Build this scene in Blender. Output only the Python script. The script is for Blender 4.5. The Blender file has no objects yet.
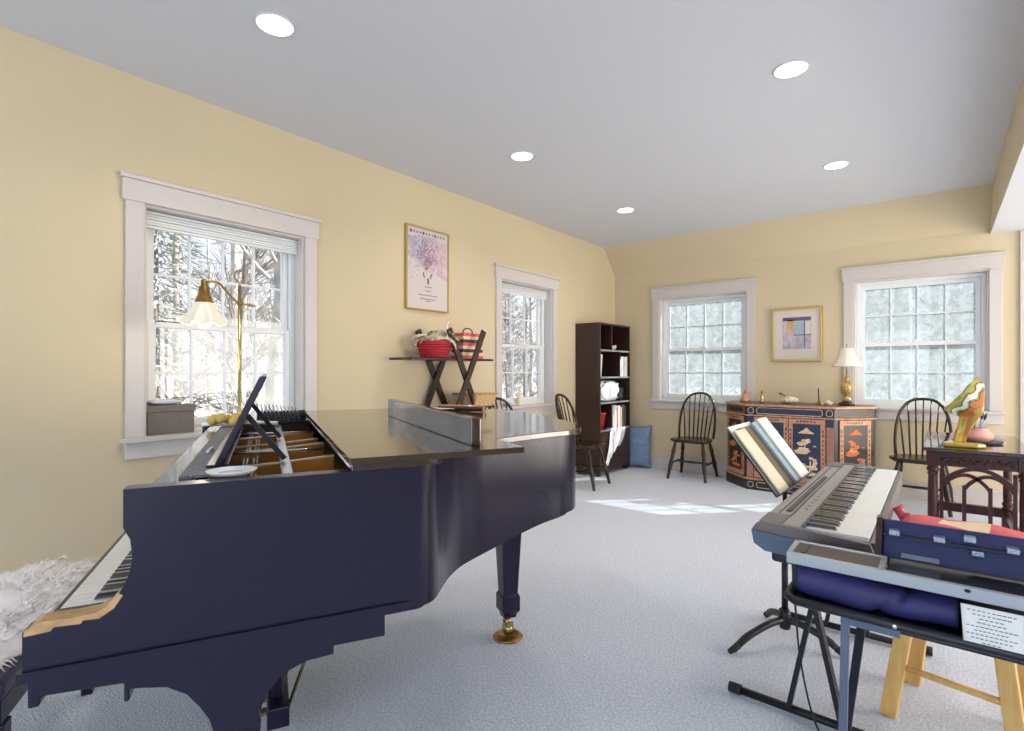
import bpy, bmesh, math, random
from mathutils import Vector, Matrix
PI = math.pi
random.seed(7)
SC = bpy.context.scene
COL = SC.collection

# ------------------------------------------------------------------ materials
def lin(c):
    return tuple(((x/255)/12.92 if x/255 <= .04045 else ((x/255+.055)/1.055)**2.4) for x in c)

def mat(name, rgb, rough=.5, metal=0, var=0, scale=8, bump=0, bscale=60, spec=.5, stretch=None, coat=0, rgb2=None, emit=0, sheen=0):
    m = bpy.data.materials.new(name); m.use_nodes = True
    nt = m.node_tree; b = nt.nodes['Principled BSDF']
    c = lin(rgb)
    b.inputs['Base Color'].default_value = (*c, 1)
    b.inputs['Roughness'].default_value = rough
    b.inputs['Metallic'].default_value = metal
    b.inputs['Specular IOR Level'].default_value = spec
    b.inputs['Coat Weight'].default_value = coat
    if sheen: b.inputs['Sheen Weight'].default_value = sheen
    if emit:
        b.inputs['Emission Color'].default_value = (*c, 1); b.inputs['Emission Strength'].default_value = emit
    co = None
    if var or bump:
        tc = nt.nodes.new('ShaderNodeTexCoord'); mp = nt.nodes.new('ShaderNodeMapping')
        nt.links.new(tc.outputs['Object'], mp.inputs['Vector'])
        if stretch: mp.inputs['Scale'].default_value = stretch
        co = mp.outputs['Vector']
    if var:
        n = nt.nodes.new('ShaderNodeTexNoise'); n.inputs['Scale'].default_value = scale; n.inputs['Detail'].default_value = 4
        r = nt.nodes.new('ShaderNodeValToRGB')
        d = lin(rgb2) if rgb2 else tuple(max(0, x*(1-var)) for x in c)
        e = c if rgb2 else tuple(min(1, x*(1+var)) for x in c)
        r.color_ramp.elements[0].color = (*d, 1); r.color_ramp.elements[1].color = (*e, 1)
        r.color_ramp.elements[0].position = .35; r.color_ramp.elements[1].position = .65
        nt.links.new(co, n.inputs['Vector']); nt.links.new(n.outputs['Fac'], r.inputs['Fac'])
        nt.links.new(r.outputs['Color'], b.inputs['Base Color'])
    if bump:
        n2 = nt.nodes.new('ShaderNodeTexNoise'); n2.inputs['Scale'].default_value = bscale; n2.inputs['Detail'].default_value = 3
        bp = nt.nodes.new('ShaderNodeBump'); bp.inputs['Strength'].default_value = bump; bp.inputs['Distance'].default_value = .01
        nt.links.new(co, n2.inputs['Vector']); nt.links.new(n2.outputs['Fac'], bp.inputs['Height'])
        nt.links.new(bp.outputs['Normal'], b.inputs['Normal'])
    return m

def glass_mat(name, haze, tint=(235, 240, 245), through=(250, 252, 255)):
    m = bpy.data.materials.new(name); m.use_nodes = True; nt = m.node_tree
    for n in list(nt.nodes): nt.nodes.remove(n)
    out = nt.nodes.new('ShaderNodeOutputMaterial')
    tr = nt.nodes.new('ShaderNodeBsdfTransparent'); tr.inputs[0].default_value = (*lin(through), 1)
    gl = nt.nodes.new('ShaderNodeBsdfGlossy'); gl.inputs['Roughness'].default_value = .03
    tl = nt.nodes.new('ShaderNodeBsdfTranslucent'); tl.inputs[0].default_value = (*lin(tint), 1)
    df = nt.nodes.new('ShaderNodeBsdfDiffuse'); df.inputs[0].default_value = (*lin(tint), 1)
    lw = nt.nodes.new('ShaderNodeLayerWeight'); lw.inputs[0].default_value = .5; pw_ = nt.nodes.new('ShaderNodeMath'); pw_.operation = 'POWER'; pw_.inputs[1].default_value = 5; nt.links.new(lw.outputs['Facing'], pw_.inputs[0]); fr = nt.nodes.new('ShaderNodeMath'); fr.operation = 'MULTIPLY_ADD'; fr.inputs[1].default_value = .5; fr.inputs[2].default_value = .03; nt.links.new(pw_.outputs[0], fr.inputs[0])
    mx = nt.nodes.new('ShaderNodeMixShader'); mx2 = nt.nodes.new('ShaderNodeMixShader'); mx3 = nt.nodes.new('ShaderNodeMixShader')
    mx3.inputs[0].default_value = .3
    nt.links.new(tl.outputs[0], mx3.inputs[1]); nt.links.new(df.outputs[0], mx3.inputs[2])
    if haze:
        tc = nt.nodes.new('ShaderNodeTexCoord'); n = nt.nodes.new('ShaderNodeTexNoise'); n.inputs['Scale'].default_value = 14; n.inputs['Detail'].default_value = 6
        mr = nt.nodes.new('ShaderNodeMapRange'); mr.inputs[1].default_value = .35; mr.inputs[2].default_value = .7
        mr.inputs[3].default_value = haze*.75; mr.inputs[4].default_value = min(1, haze*1.3)
        nt.links.new(tc.outputs['Object'], n.inputs['Vector']); nt.links.new(n.outputs['Fac'], mr.inputs[0]); nt.links.new(mr.outputs[0], mx.inputs[0])
    else:
        mx.inputs[0].default_value = .0
    nt.links.new(tr.outputs[0], mx.inputs[1]); nt.links.new(mx3.outputs[0], mx.inputs[2])
    nt.links.new(fr.outputs[0], mx2.inputs[0]); nt.links.new(mx.outputs[0], mx2.inputs[1]); nt.links.new(gl.outputs[0], mx2.inputs[2])
    nt.links.new(mx2.outputs[0], out.inputs[0])
    return m

M = {}
M['wall'] = mat('wall_paint', (208, 192, 160), .75, var=.02, scale=1.2, bump=.05, bscale=220)
M['ceil'] = mat('ceiling_paint', (211, 213, 218), .85, bump=.03, bscale=200)
M['trim'] = mat('white_trim', (204, 196, 193), .45)
M['sash'] = mat('sash_white', (228, 230, 231), .4)
M['carpet'] = mat('carpet_pile', (233, 240, 252), .95, var=.1, scale=110, bump=1, bscale=130, rgb2=(196, 203, 222), sheen=.2)
M['piano'] = mat('ebony_satin', (26, 22, 46), .24, var=.06, scale=5, bump=.015, bscale=25, spec=.42)
M['piano_top'] = mat('ebony_polish', (50, 34, 30), .12, spec=.8, coat=.25, var=.05, scale=4)
M['piano_edge'] = mat('worn_raw_wood', (188, 150, 104), .6, var=.18, scale=30)
M['ivory'] = mat('ivory_key', (238, 236, 230), .25)
M['ebonykey'] = mat('black_key', (62, 62, 68), .12, spec=1, coat=1)
M['gold'] = mat('cast_plate_gold', (196, 138, 62), .38, .55, var=.12, scale=9)
M['silver'] = mat('brushed_steel', (205, 208, 214), .25, .85)
M['felt'] = mat('grey_speckled_felt', (128, 126, 132), .85, var=.5, scale=150)
M['darkfelt'] = mat('dark_plum_wood', (62, 38, 40), .4, var=.15, scale=12)
M['brass'] = mat('polished_brass', (184, 164, 108), .22, .95)
M['brassdark'] = mat('aged_brass', (150, 116, 64), .35, .9, var=.2, scale=20)
M['glassshade'] = mat('milk_glass', (232, 224, 204), .3, emit=.1)
M['bulb'] = mat('lit_bulb', (255, 250, 235), .3, emit=5)
M['can'] = mat('lit_diffuser', (255, 246, 226), .3, emit=6)
M['blackmetal'] = mat('black_powder_coat', (25, 26, 33), .42, .2)
M['blackplastic'] = mat('black_plastic', (22, 23, 31), .4, bump=.05, bscale=300)
M['rubber'] = mat('black_rubber', (28, 28, 30), .75)
M['darkwood'] = mat('espresso_wood', (54, 34, 30), .34, var=.15, scale=6, stretch=(1, 1, .15), spec=.5)
M['chairwood'] = mat('black_painted_wood', (48, 36, 26), .26, var=.25, scale=14, spec=.4)
M['mahogany'] = mat('dark_mahogany', (54, 20, 22), .28, var=.25, scale=10, stretch=(1, 1, .2), spec=.4)
M['tabletop'] = mat('polished_table_top', (46, 30, 32), .08, spec=.9, coat=.5)
M['pine'] = mat('pale_pine', (232, 188, 112), .5, var=.12, scale=7, stretch=(6, 6, .6), rgb2=(214, 165, 92))
M['bluepillow'] = mat('slate_blue_cloth', (112, 138, 170), .6, var=.14, scale=8, bump=.8, bscale=14, stretch=(1, 2.5, 1))
M['red'] = mat('red_plastic', (190, 40, 52), .45)
M['redbasket'] = mat('red_woven', (186, 44, 58), .6, var=.25, scale=60)
M['redcloth'] = mat('faded_red_cotton', (216, 98, 104), .9, var=.08, scale=30, bump=.2, bscale=120)
M['creamcloth'] = mat('cream_cotton', (232, 205, 170), .9, var=.05, scale=30)
M['navycloth'] = mat('navy_cloth', (46, 43, 96), .6, var=.12, scale=9, bump=.2, bscale=14)
M['white'] = mat('white_paint', (240, 240, 240), .5)
M['paper'] = mat('white_paper', (236, 234, 228), .8)
M['creampaper'] = mat('cream_paper', (226, 213, 190), .8, var=.03, scale=12)
M['ink'] = mat('grey_ink', (110, 110, 120), .8)
M['darkink'] = mat('dark_ink', (104, 92, 120), .8)
M['olive'] = mat('olive_brown_cover', (104, 88, 62), .6, var=.06, scale=14)
M['greyblue'] = mat('grey_blue_cover', (158, 178, 190), .5)
M['charcoal'] = mat('charcoal_cover', (56, 58, 64), .5)
M['fleece'] = mat('sheepskin_wool', (246, 240, 238), .95, var=.05, scale=30, sheen=.4)
M['leather'] = mat('navy_leather', (60, 58, 84), .4)
M['taupebox'] = mat('taupe_board', (112, 104, 98), .65, var=.06, scale=40)
M['greycloth'] = mat('pale_grey_cloth', (206, 206, 214), .85, bump=.2, bscale=90)
M['mustard'] = mat('mustard_fabric', (206, 176, 92), .8, var=.12, scale=25)
M['wicker'] = mat('tan_wicker', (200, 165, 118), .8, var=.3, scale=70, bump=.4, bscale=90)
M['stripe'] = mat('brown_white_cloth', (222, 208, 188), .8, var=.3, scale=60, rgb2=(80, 60, 48))
M['goldframe'] = mat('gilt_frame', (200, 174, 100), .3, .75)
M['mat_board'] = mat('pale_mat_board', (214, 202, 194), .8)
M['poster'] = mat('poster_paper', (206, 194, 194), .35, spec=.6)
M['pink'] = mat('pink_wash', (202, 176, 187), .6, var=.12, scale=16)
M['lilac'] = mat('lilac_wash', (176, 170, 184), .6, var=.2, scale=16)
M['magenta'] = mat('rose_strokes', (168, 116, 142), .6)
M['navypanel'] = mat('navy_lacquer', (40, 50, 80), .32, var=.1, scale=12)
M['blacklac'] = mat('black_lacquer', (42, 38, 40), .28)
M['copper'] = mat('copper_gilt', (192, 140, 108), .42, .25, var=.2, scale=30)
M['goldpaint'] = mat('pale_gold_paint', (222, 192, 150), .5, .2, var=.2, scale=50)
M['orangepaint'] = mat('orange_gold_paint', (214, 112, 50), .5, .1, var=.2, scale=50)
M['rosepaint'] = mat('dusty_rose_stripe', (150, 110, 112), .55, var=.15, scale=50)
M['ceramic'] = mat('cream_ceramic', (226, 212, 190), .3, var=.15, scale=40)
M['lampshade'] = mat('ivory_lampshade', (238, 222, 206), .8)
M['lampbody'] = mat('antique_gold_ceramic', (186, 152, 92), .3, .4, var=.3, scale=60)
M['kbgrey'] = mat('silver_grey_plastic', (150, 146, 146), .38)
M['kbdark'] = mat('slate_plastic', (84, 98, 120), .42)
M['kbbrown'] = mat('taupe_plastic', (112, 102, 102), .42)
M['kbgroove'] = mat('dark_groove', (66, 62, 62), .5)
M['grille'] = mat('brown_speaker_mesh', (104, 88, 78), .8, var=.4, scale=300)
M['steelblue'] = mat('painted_steel', (164, 170, 176), .35, .4)
M['navycase'] = mat('navy_case_shell', (20, 25, 84), .42, bump=.06, bscale=220)
M['latch'] = mat('zinc_latch', (168, 180, 200), .3, .7)
M['agate_y'] = mat('yellow_glass', (186, 160, 62), .12, coat=.5)
M['agate_g'] = mat('green_glass', (134, 146, 72), .12, coat=.5)
M['agate_o'] = mat('amber_glass', (186, 112, 54), .12, coat=.5)
M['agate_w'] = mat('white_glass', (216, 220, 212), .12, coat=.5)
M['agate_d'] = mat('dark_olive_glass', (82, 66, 30), .12, coat=.5)
M['pinkpot'] = mat('pink_terracotta', (206, 152, 142), .5, var=.08, scale=30)
M['brush'] = mat('blue_grey_handle', (112, 132, 158), .45)
M['bark'] = mat('winter_bark', (138, 133, 129), .9, var=.3, scale=6, stretch=(1, 1, .2))
M['barkpale'] = mat('pale_birch_bark', (168, 165, 161), .9, var=.25, scale=5)
M['leafy'] = mat('frosted_needles', (160, 166, 156), .9, var=.3, scale=12)
M['ground'] = mat('snowy_leaf_litter', (200, 197, 194), .95, var=.3, scale=1.6, rgb2=(160, 153, 146))
M['glass'] = glass_mat('clear_window_glass', 0)
M['glass_haze'] = glass_mat('sunlit_screened_glass', .26, (198, 206, 210), (198, 206, 211))
M['chrome'] = mat('chrome', (210, 212, 216), .12, .95)

# ------------------------------------------------------------------ mesh builder
class MB:
    def __init__(s): s.v = []; s.f = []; s.mi = []; s.sm = []
    def add(s, vs, fs, mi=0, smooth=False):
        o = len(s.v); s.v += [tuple(v) for v in vs]
        for f in fs: s.f.append([i+o for i in f]); s.mi.append(mi); s.sm.append(smooth)
        return s
    def box(s, c, d, R=None, mi=0):
        hx, hy, hz = d[0]/2, d[1]/2, d[2]/2; c = Vector(c)
        vs = []
        for x, y, z in ((-1,-1,-1),(1,-1,-1),(1,1,-1),(-1,1,-1),(-1,-1,1),(1,-1,1),(1,1,1),(-1,1,1)):
            p = Vector((x*hx, y*hy, z*hz)); p = R @ p if R else p
            vs.append(c+p)
        return s.add(vs, [(0,3,2,1),(4,5,6,7),(0,1,5,4),(1,2,6,5),(2,3,7,6),(3,0,4,7)], mi)
    def bx(s, x0, x1, y0, y1, z0, z1, mi=0):
        return s.box(((x0+x1)/2, (y0+y1)/2, (z0+z1)/2), (abs(x1-x0), abs(y1-y0), abs(z1-z0)), None, mi)
    def bar(s, p, q, w, h, up=(0,0,1), mi=0, w2=None, h2=None):
        p = Vector(p); q = Vector(q); d = (q-p).normalized(); u = Vector(up)
        a = d.cross(u)
        if a.length < 1e-4: a = d.cross(Vector((1,0,0)))
        a.normalize(); b = a.cross(d).normalized()
        w2 = w if w2 is None else w2; h2 = h if h2 is None else h2
        vs = []
        for pt, ww, hh in ((p, w, h), (q, w2, h2)):
            for i, j in ((-1,-1),(1,-1),(1,1),(-1,1)): vs.append(pt + a*i*ww/2 + b*j*hh/2)
        return s.add(vs, [(3,2,1,0),(4,5,6,7),(0,1,5,4),(1,2,6,5),(2,3,7,6),(3,0,4,7)], mi)
    def tube(s, pts, r, n=10, mi=0, closed=False):
        P = [Vector(p) for p in pts]; k = len(P)
        rs = r if isinstance(r, (list, tuple)) else [r]*k
        vs = []; ref = None
        for i in range(k):
            if closed: t = P[(i+1) % k]-P[i-1]
            else: t = P[min(i+1, k-1)]-P[max(i-1, 0)]
            t.normalize()
            if ref is None:
                ref = t.cross(Vector((0,0,1)))
                if ref.length < 1e-3: ref = t.cross(Vector((1,0,0)))
            a = ref - t*ref.dot(t); a.normalize(); ref = a; b = t.cross(a)
            for j in range(n):
                g = 2*PI*j/n; vs.append(P[i] + a*math.cos(g)*rs[i] + b*math.sin(g)*rs[i])
        fs = []
        for i in range(k if closed else k-1):
            for j in range(n):
                i2 = (i+1) % k; fs.append((i*n+j, i*n+(j+1) % n, i2*n+(j+1) % n, i2*n+j))
        s.add(vs, fs, mi, True)
        if not closed:
            s.add(vs[:n], [tuple(range(n-1, -1, -1))], mi); s.add(vs[-n:], [tuple(range(n))], mi)
        return s
    def lathe(s, prof, n=20, o=(0,0,0), axis=None, mi=0, ang=2*PI):
        o = Vector(o); az = Vector(axis).normalized() if axis else Vector((0,0,1))
        ax = az.cross(Vector((0,1,0)));
        if ax.length < 1e-3: ax = Vector((1,0,0))
        ax.normalize(); ay = az.cross(ax)
        vs = []
        for r, z in prof:
            for j in range(n):
                g = 2*PI*j/n; vs.append(o + az*z + (ax*math.cos(g)+ay*math.sin(g))*max(r, 1e-5))
        fs = []
        for i in range(len(prof)-1):
            for j in range(n): fs.append((i*n+j, i*n+(j+1) % n, (i+1)*n+(j+1) % n, (i+1)*n+j))
        s.add(vs, fs, mi, True)
        s.add(vs[:n], [tuple(range(n-1, -1, -1))], mi); s.add(vs[-n:], [tuple(range(n))], mi)
        return s
    def prism(s, pts, a, b, plane='xy', mi=0, smooth=False, top=None):
        """extrude a 2-D outline; plane 'xy' along z, 'xz' along y, 'yz' along x"""
        f = {'xy': lambda p, h: (p[0], p[1], h), 'xz': lambda p, h: (p[0], h, p[1]), 'yz': lambda p, h: (h, p[0], p[1])}[plane]
        n = len(pts); vs = [f(p, a) for p in pts]+[f(p, b) for p in (top or pts)]
        s.add(vs, [(i, (i+1) % n, n+(i+1) % n, n+i) for i in range(n)], mi, smooth)
        s.add(vs[:n], [tuple(range(n-1, -1, -1))], mi); s.add(vs[n:], [tuple(range(n))], mi)
        return s
    def blob(s, c, r, mi=0, n=10, jit=0):
        c = Vector(c); vs = []; m = n//2+1
        for i in range(m+1):
            th = PI*i/m
            for j in range(n):
                g = 2*PI*j/n; k = 1+random.uniform(-jit, jit)
                vs.append(c+Vector((r[0]*math.sin(th)*math.cos(g)*k, r[1]*math.sin(th)*math.sin(g)*k, r[2]*math.cos(th)*k)))
        fs = [(i*n+j, (i+1)*n+j, (i+1)*n+(j+1) % n, i*n+(j+1) % n) for i in range(m) for j in range(n)]
        return s.add(vs, fs, mi, True)
    def grid(s, fn, nu, nv, mi=0, smooth=True, thick=None):
        vs = [fn(i/nu, j/nv) for i in range(nu+1) for j in range(nv+1)]
        fs = [(i*(nv+1)+j, (i+1)*(nv+1)+j, (i+1)*(nv+1)+j+1, i*(nv+1)+j+1) for i in range(nu) for j in range(nv)]
        return s.add(vs, fs, mi, smooth)
    def build(s, name, mats, parent=None, bevel=0, seg=2, loc=(0,0,0), rot=(0,0,0), recalc=True, solid=0, sub=0):
        me = bpy.data.meshes.new(name); me.from_pydata(s.v, [], s.f); me.update()
        if not isinstance(mats, (list, tuple)): mats = [mats]
        for m in mats: me.materials.append(M[m] if isinstance(m, str) else m)
        for p, i, q in zip(me.polygons, s.mi, s.sm): p.material_index = i; p.use_smooth = q
        if recalc:
            bm = bmesh.new(); bm.from_mesh(me); bmesh.ops.remove_doubles(bm, verts=bm.verts, dist=1e-5)
            bmesh.ops.recalc_face_normals(bm, faces=bm.faces); bm.to_mesh(me); bm.free()
        o = bpy.data.objects.new(name, me); COL.objects.link(o)
        o.location = loc; o.rotation_euler = rot
        if parent: o.parent = parent
        if solid:
            m = o.modifiers.new('thickness', 'SOLIDIFY'); m.thickness = solid; m.offset = -1
        if bevel:
            m = o.modifiers.new('bevel', 'BEVEL'); m.width = bevel; m.segments = seg; m.limit_method = 'ANGLE'; m.angle_limit = math.radians(40); m.use_clamp_overlap = True
        if sub:
            m = o.modifiers.new('subdivision', 'SUBSURF'); m.levels = sub; m.render_levels = sub
        return o

def thing(name, label, cat, loc=(0,0,0), rz=0, group=None):
    o = bpy.data.objects.new(name, None); COL.objects.link(o)
    o.location = loc; o.rotation_euler = (0, 0, rz); o.empty_display_size = .1
    o['label'] = label; o['category'] = cat
    if group: o['group'] = group
    return o
def tag(o, label, cat, group=None):
    o['label'] = label; o['category'] = cat
    if group: o['group'] = group
    return o
def struct(o, label=None):
    o['kind'] = 'structure'
    if label: o['label'] = label
    return o
def empty_struct(name, loc=(0,0,0), rz=0):
    o = bpy.data.objects.new(name, None); COL.objects.link(o); o.location = loc; o.rotation_euler = (0,0,rz); o['kind'] = 'structure'
    return o
def copy_tree(o, parent=None):
    c = o.copy(); COL.objects.link(c)
    if parent: c.parent = parent
    for ch in list(o.children): copy_tree(ch, c)
    return c

# ------------------------------------------------------------------ room
XL, YF, HC, XB, ZB = -3.4445, 6.4714, 2.88, .36, 2.5
XR, YR = 3.6, -3.4
T = .22
b = MB(); b.bx(XL-T, XR+T, YR-T, YF+T, -.2, 0); struct(b.build('floor', 'carpet'))
b = MB(); b.bx(XL-T, XB, YR-T, YF+T, HC, HC+.15); struct(b.build('ceiling', 'ceil'))

def wall_boxes(mb, fixed, a0, a1, z0, z1, openings, axis):
    """solid wall with rectangular openings; axis 'y' runs along y at x fixed..., 'x' along x"""
    cuts = sorted(openings); cur = a0
    def put(u0, u1, w0, w1):
        if u1-u0 < 1e-4 or w1-w0 < 1e-4: return
        if axis == 'y': mb.bx(fixed[0], fixed[1], u0, u1, w0, w1)
        else: mb.bx(u0, u1, fixed[0], fixed[1], w0, w1)
    for u0, u1, w0, w1 in cuts:
        put(cur, u0, z0, z1); put(u0, u1, z0, w0); put(u0, u1, w1, z1); cur = u1
    put(cur, a1, z0, z1)

ZS, ZH = .885, 2.185
W1 = (.979, 1.935); W2 = (4.06, 4.965); W3 = (-2.808, -1.738); W4 = (-.69, .352)
b = MB(); wall_boxes(b, (XL-T, XL), YR, YF+T, 0, HC, [(W1[0], W1[1], ZS, ZH), (W2[0], W2[1], ZS, ZH)], 'y'); struct(b.build('wall_left', 'wall'))
b = MB(); wall_boxes(b, (YF, YF+T), XL, XR, 0, HC, [(W3[0], W3[1], ZS, ZH), (W4[0], W4[1], ZS, ZH), (.655, 1.5, 0, 2.4)], 'x'); struct(b.build('wall_far', 'wall'))
# unseen rear and right walls; openings added and sized to admit sky light
b = MB(); wall_boxes(b, (YR-T, YR), XL, XR, 0, HC, [(-2.9, -.2, .1, 2.3), (.4, 3.2, .1, 2.3)], 'x'); struct(b.build('wall_rear', 'wall'))
b = MB(); wall_boxes(b, (XR, XR+T), YR, YF, 0, HC, [(-2.6, -1.0, .9, 2.1), (3.3, 5.9, .1, 2.3)], 'y'); struct(b.build('wall_right', 'wall'))
# sloped strip between ceiling and far wall, and the dropped ceiling on the right
b = MB(); b.prism([(6.165, HC), (YF, 2.545), (YF, HC)], XL, XB, 'yz'); struct(b.build('ceiling_slope', 'wall'))
b = MB()
b.add([(XB, YR, ZB), (XB, YF, ZB), (XB, YF, HC), (XB, YR, HC)], [(0, 1, 2, 3)], 0)
b.add([(XB, YR, ZB), (XR, YR, ZB), (XR, YF, ZB), (XB, YF, ZB), (XB, YR, HC+.15), (XR, YR, HC+.15), (XR, YF, HC+.15), (XB, YF, HC+.15)],
      [(0, 1, 2, 3), (4, 5, 6, 7), (1, 2, 6, 5), (0, 1, 5, 4), (2, 3, 7, 6)], 1)
struct(b.build('ceiling_dropped', ['wall', 'ceil']))
# baseboards
b = MB(); b.bx(XL, XL+.016, YR, YF, 0, .15); b.bx(XL, XL+.024, YR, YF, .15, .172); struct(b.build('baseboard_left', 'trim', bevel=.003))
b = MB(); b.bx(XL, .55, YF-.016, YF, 0, .15); b.bx(XL, .55, YF-.024, YF, .15, .172); struct(b.build('baseboard_far', 'trim', bevel=.003))

def window(idx, rz, loc, w, cols, glass, shade=False):
    """local frame: x along the wall, y into the room, z up; opening from x=0..w"""
    root = empty_struct(f'window_{idx}', loc, rz)
    h = ZH-ZS
    b = MB()      # interior casing
    cw = .088
    b.bx(-cw, 0, 0, .02, 0, h); b.bx(w, w+cw, 0, .02, 0, h)
    b.build('side_casing', 'trim', root, bevel=.003)
    b = MB(); b.bx(-cw-.014, w+cw+.014, 0, .024, h, h+.118); b.build('head_casing', 'trim', root, bevel=.002)
    b = MB(); b.bx(-cw-.026, w+cw+.026, 0, .036, h+.118, h+.142); b.build('cap_molding', 'trim', root, bevel=.004)
    b = MB(); b.bx(-cw-.024, w+cw+.024, 0, .045, -.026, 0); b.bx(0, w, -.14, 0, -.026, 0.001); b.build('stool', 'trim', root, bevel=.004)
    b = MB(); b.bx(-cw, w+cw, 0, .018, -.118, -.026); b.build('apron', 'trim', root, bevel=.003)
    b = MB()      # jamb liner, in the wall opening
    d0, d1 = -.21, -.0
    b.bx(.0005, .014, d0, d1, 0, h); b.bx(w-.014, w-.0005, d0, d1, 0, h); b.bx(.014, w-.014, d0, d1, h-.014, h-.0005); b.bx(.0005, w-.0005, d0, -.14, -.03, .0)
    b.build('jamb', 'trim', root)
    b = MB()      # outer frame stop
    f = .035
    b.bx(.014, .014+f, -.165, -.1, .03, h-.014-f); b.bx(w-.014-f, w-.014, -.165, -.1, .03, h-.014-f); b.bx(.014, w-.014, -.165, -.1, h-.014-f, h-.014)
    b.bx(.014, w-.014, -.165, -.1, 0, .03)
    b.build('frame', 'sash', root, bevel=.003)
    x0, x1, z0, z1 = .05, w-.05, .03, h-.05
    zm = z0+(z1-z0)*.5
    for nm, za, zb, y in (('lower_sash', z0, zm+.018, -.118), ('upper_sash', zm-.018, z1, -.148)):
        b = MB(); r = .038; yy0, yy1 = y-.014, y+.014
        b.bx(x0, x0+r, yy0, yy1, za, zb); b.bx(x1-r, x1, yy0, yy1, za, zb); b.bx(x0+r, x1-r, yy0, yy1, za, za+(.05 if nm == 'lower_sash' else .036)); b.bx(x0+r, x1-r, yy0, yy1, zb-.036, zb)
        s_ = b.build(nm, 'sash', root, bevel=.003)
        gx0, gx1 = x0+r, x1-r; gz0 = za+(.05 if nm == 'lower_sash' else .036); gz1 = zb-.036
        for k in range(1, cols):
            b = MB(); x = gx0+(gx1-gx0)*k/cols; b.bx(x-.0065, x+.0065, y-.011, y+.011, gz0, gz1); b.build('muntin', 'sash', s_)
        b = MB(); z = (gz0+gz1)/2; b.bx(gx0, gx1, y-.0105, y+.0105, z-.0065, z+.0065); b.build('muntin', 'sash', s_)
        b = MB(); b.bx(gx0, gx1, y-.002, y+.002, gz0, gz1); b.build('glass', glass, s_)
    b = MB(); b.bx(w/2-.03, w/2+.03, -.125, -.09, zm+.018, zm+.03); b.tube([(w/2-.02, -.1, zm+.034), (w/2+.03, -.08, zm+.036)], .005, 6); b.build('sash_lock', 'sash', root)
    if shade:     # pleated shade pulled up under the head
        b = MB()
        for k in range(6): b.bx(.016, w-.016, -.1+.004*(k % 2), -.06-.004*(k % 2), h-.016-.016*(k+1), h-.016-.016*k-.003)
        b.build('raised_shade', 'sash', root)
    return root
# left wall windows: local x along +y, local y = +x (into room) -> mirrored frame, so use rz=+90 with x reversed
window(1, -PI/2, (XL, W1[1], ZS), W1[1]-W1[0], 4, 'glass', True)
window(2, -PI/2, (XL, W2[1], ZS), W2[1]-W2[0], 3, 'glass', True)
window(3, PI, (W3[1], YF, ZS), W3[1]-W3[0], 4, 'glass_haze')
window(4, PI, (W4[1], YF, ZS), W4[1]-W4[0], 4, 'glass_haze')

# door at the right end of the far wall
d = empty_struct('door_1', (.655, YF, 0))
b = MB(); b.bx(-.1, -.012, -.022, 0, 0, 2.44); b.bx(.857, .945, -.022, 0, 0, 2.44); b.bx(-.1, .945, -.024, 0, 2.4, 2.5-.003); b.build('casing', 'trim', d, bevel=.003)
b = MB(); b.bx(-.012, .0, -.02, .2, 0, 2.4); b.bx(.845, .857, -.02, .2, 0, 2.4); b.build('jamb', 'trim', d)
b = MB(); b.bx(.003, .842, .0, .04, .012, 2.39)
for z0, z1 in ((.25, 1.0), (1.15, 2.2)): b.bx(.12, .36, -.008, .0, z0, z1); b.bx(.48, .72, -.008, .0, z0, z1)
b.build('slab', 'white', d, bevel=.004)
b = MB(); b.tube([(-.002, -.012, .86), (-.002, -.012, .94)], .009, 8); b.bx(-.02, .02, -.006, -.001, .86, .94); b.build('hinge', 'blackmetal', d)
b = MB(); b.tube([(.78, .0, 1.0), (.78, -.05, 1.0)], .01, 8); b.blob((.78, -.065, 1.0), (.028, .028, .028)); b.build('door_knob', 'brass', d)

# ------------------------------------------------------------------ ceiling cans
def can(x, y, label):
    t = thing('recessed_light', label, 'ceiling light', (x, y, HC), 0, 'recessed ceiling lights')
    b = MB(); b.lathe([(.079, -.001), (.08, -.006), (.088, -.005), (.09, 0.0), (.079, 0.0)], 32); b.build('trim_ring', 'ceil', t)
    b = MB(); b.lathe([(.001, -.004), (.079, -.004), (.079, -.0015), (.001, -.0015)], 32); b.build('diffuser', 'can', t)
    l = bpy.data.lights.new('can_glow', 'SPOT'); l.energy = 34; l.color = (1, .92, .8); l.spot_size = math.radians(150); l.spot_blend = .8; l.shadow_soft_size = .06
    o = bpy.data.objects.new('can_glow', l); COL.objects.link(o); o.parent = t; o.location = (0, 0, -.03)
can(-2.423, 1.215, 'recessed ceiling light nearest the camera, above the large left window')
can(-.621, 3.149, 'recessed ceiling light nearest the camera in the right-hand row')
can(-2.452, 3.137, 'recessed ceiling light above the framed poster, second of the left row')
can(-.634, 4.838, 'recessed ceiling light in the right-hand row, farther one near the sloped ceiling')
can(-2.461, 4.847, 'recessed ceiling light farthest along the left row, toward the bookcase')

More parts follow.
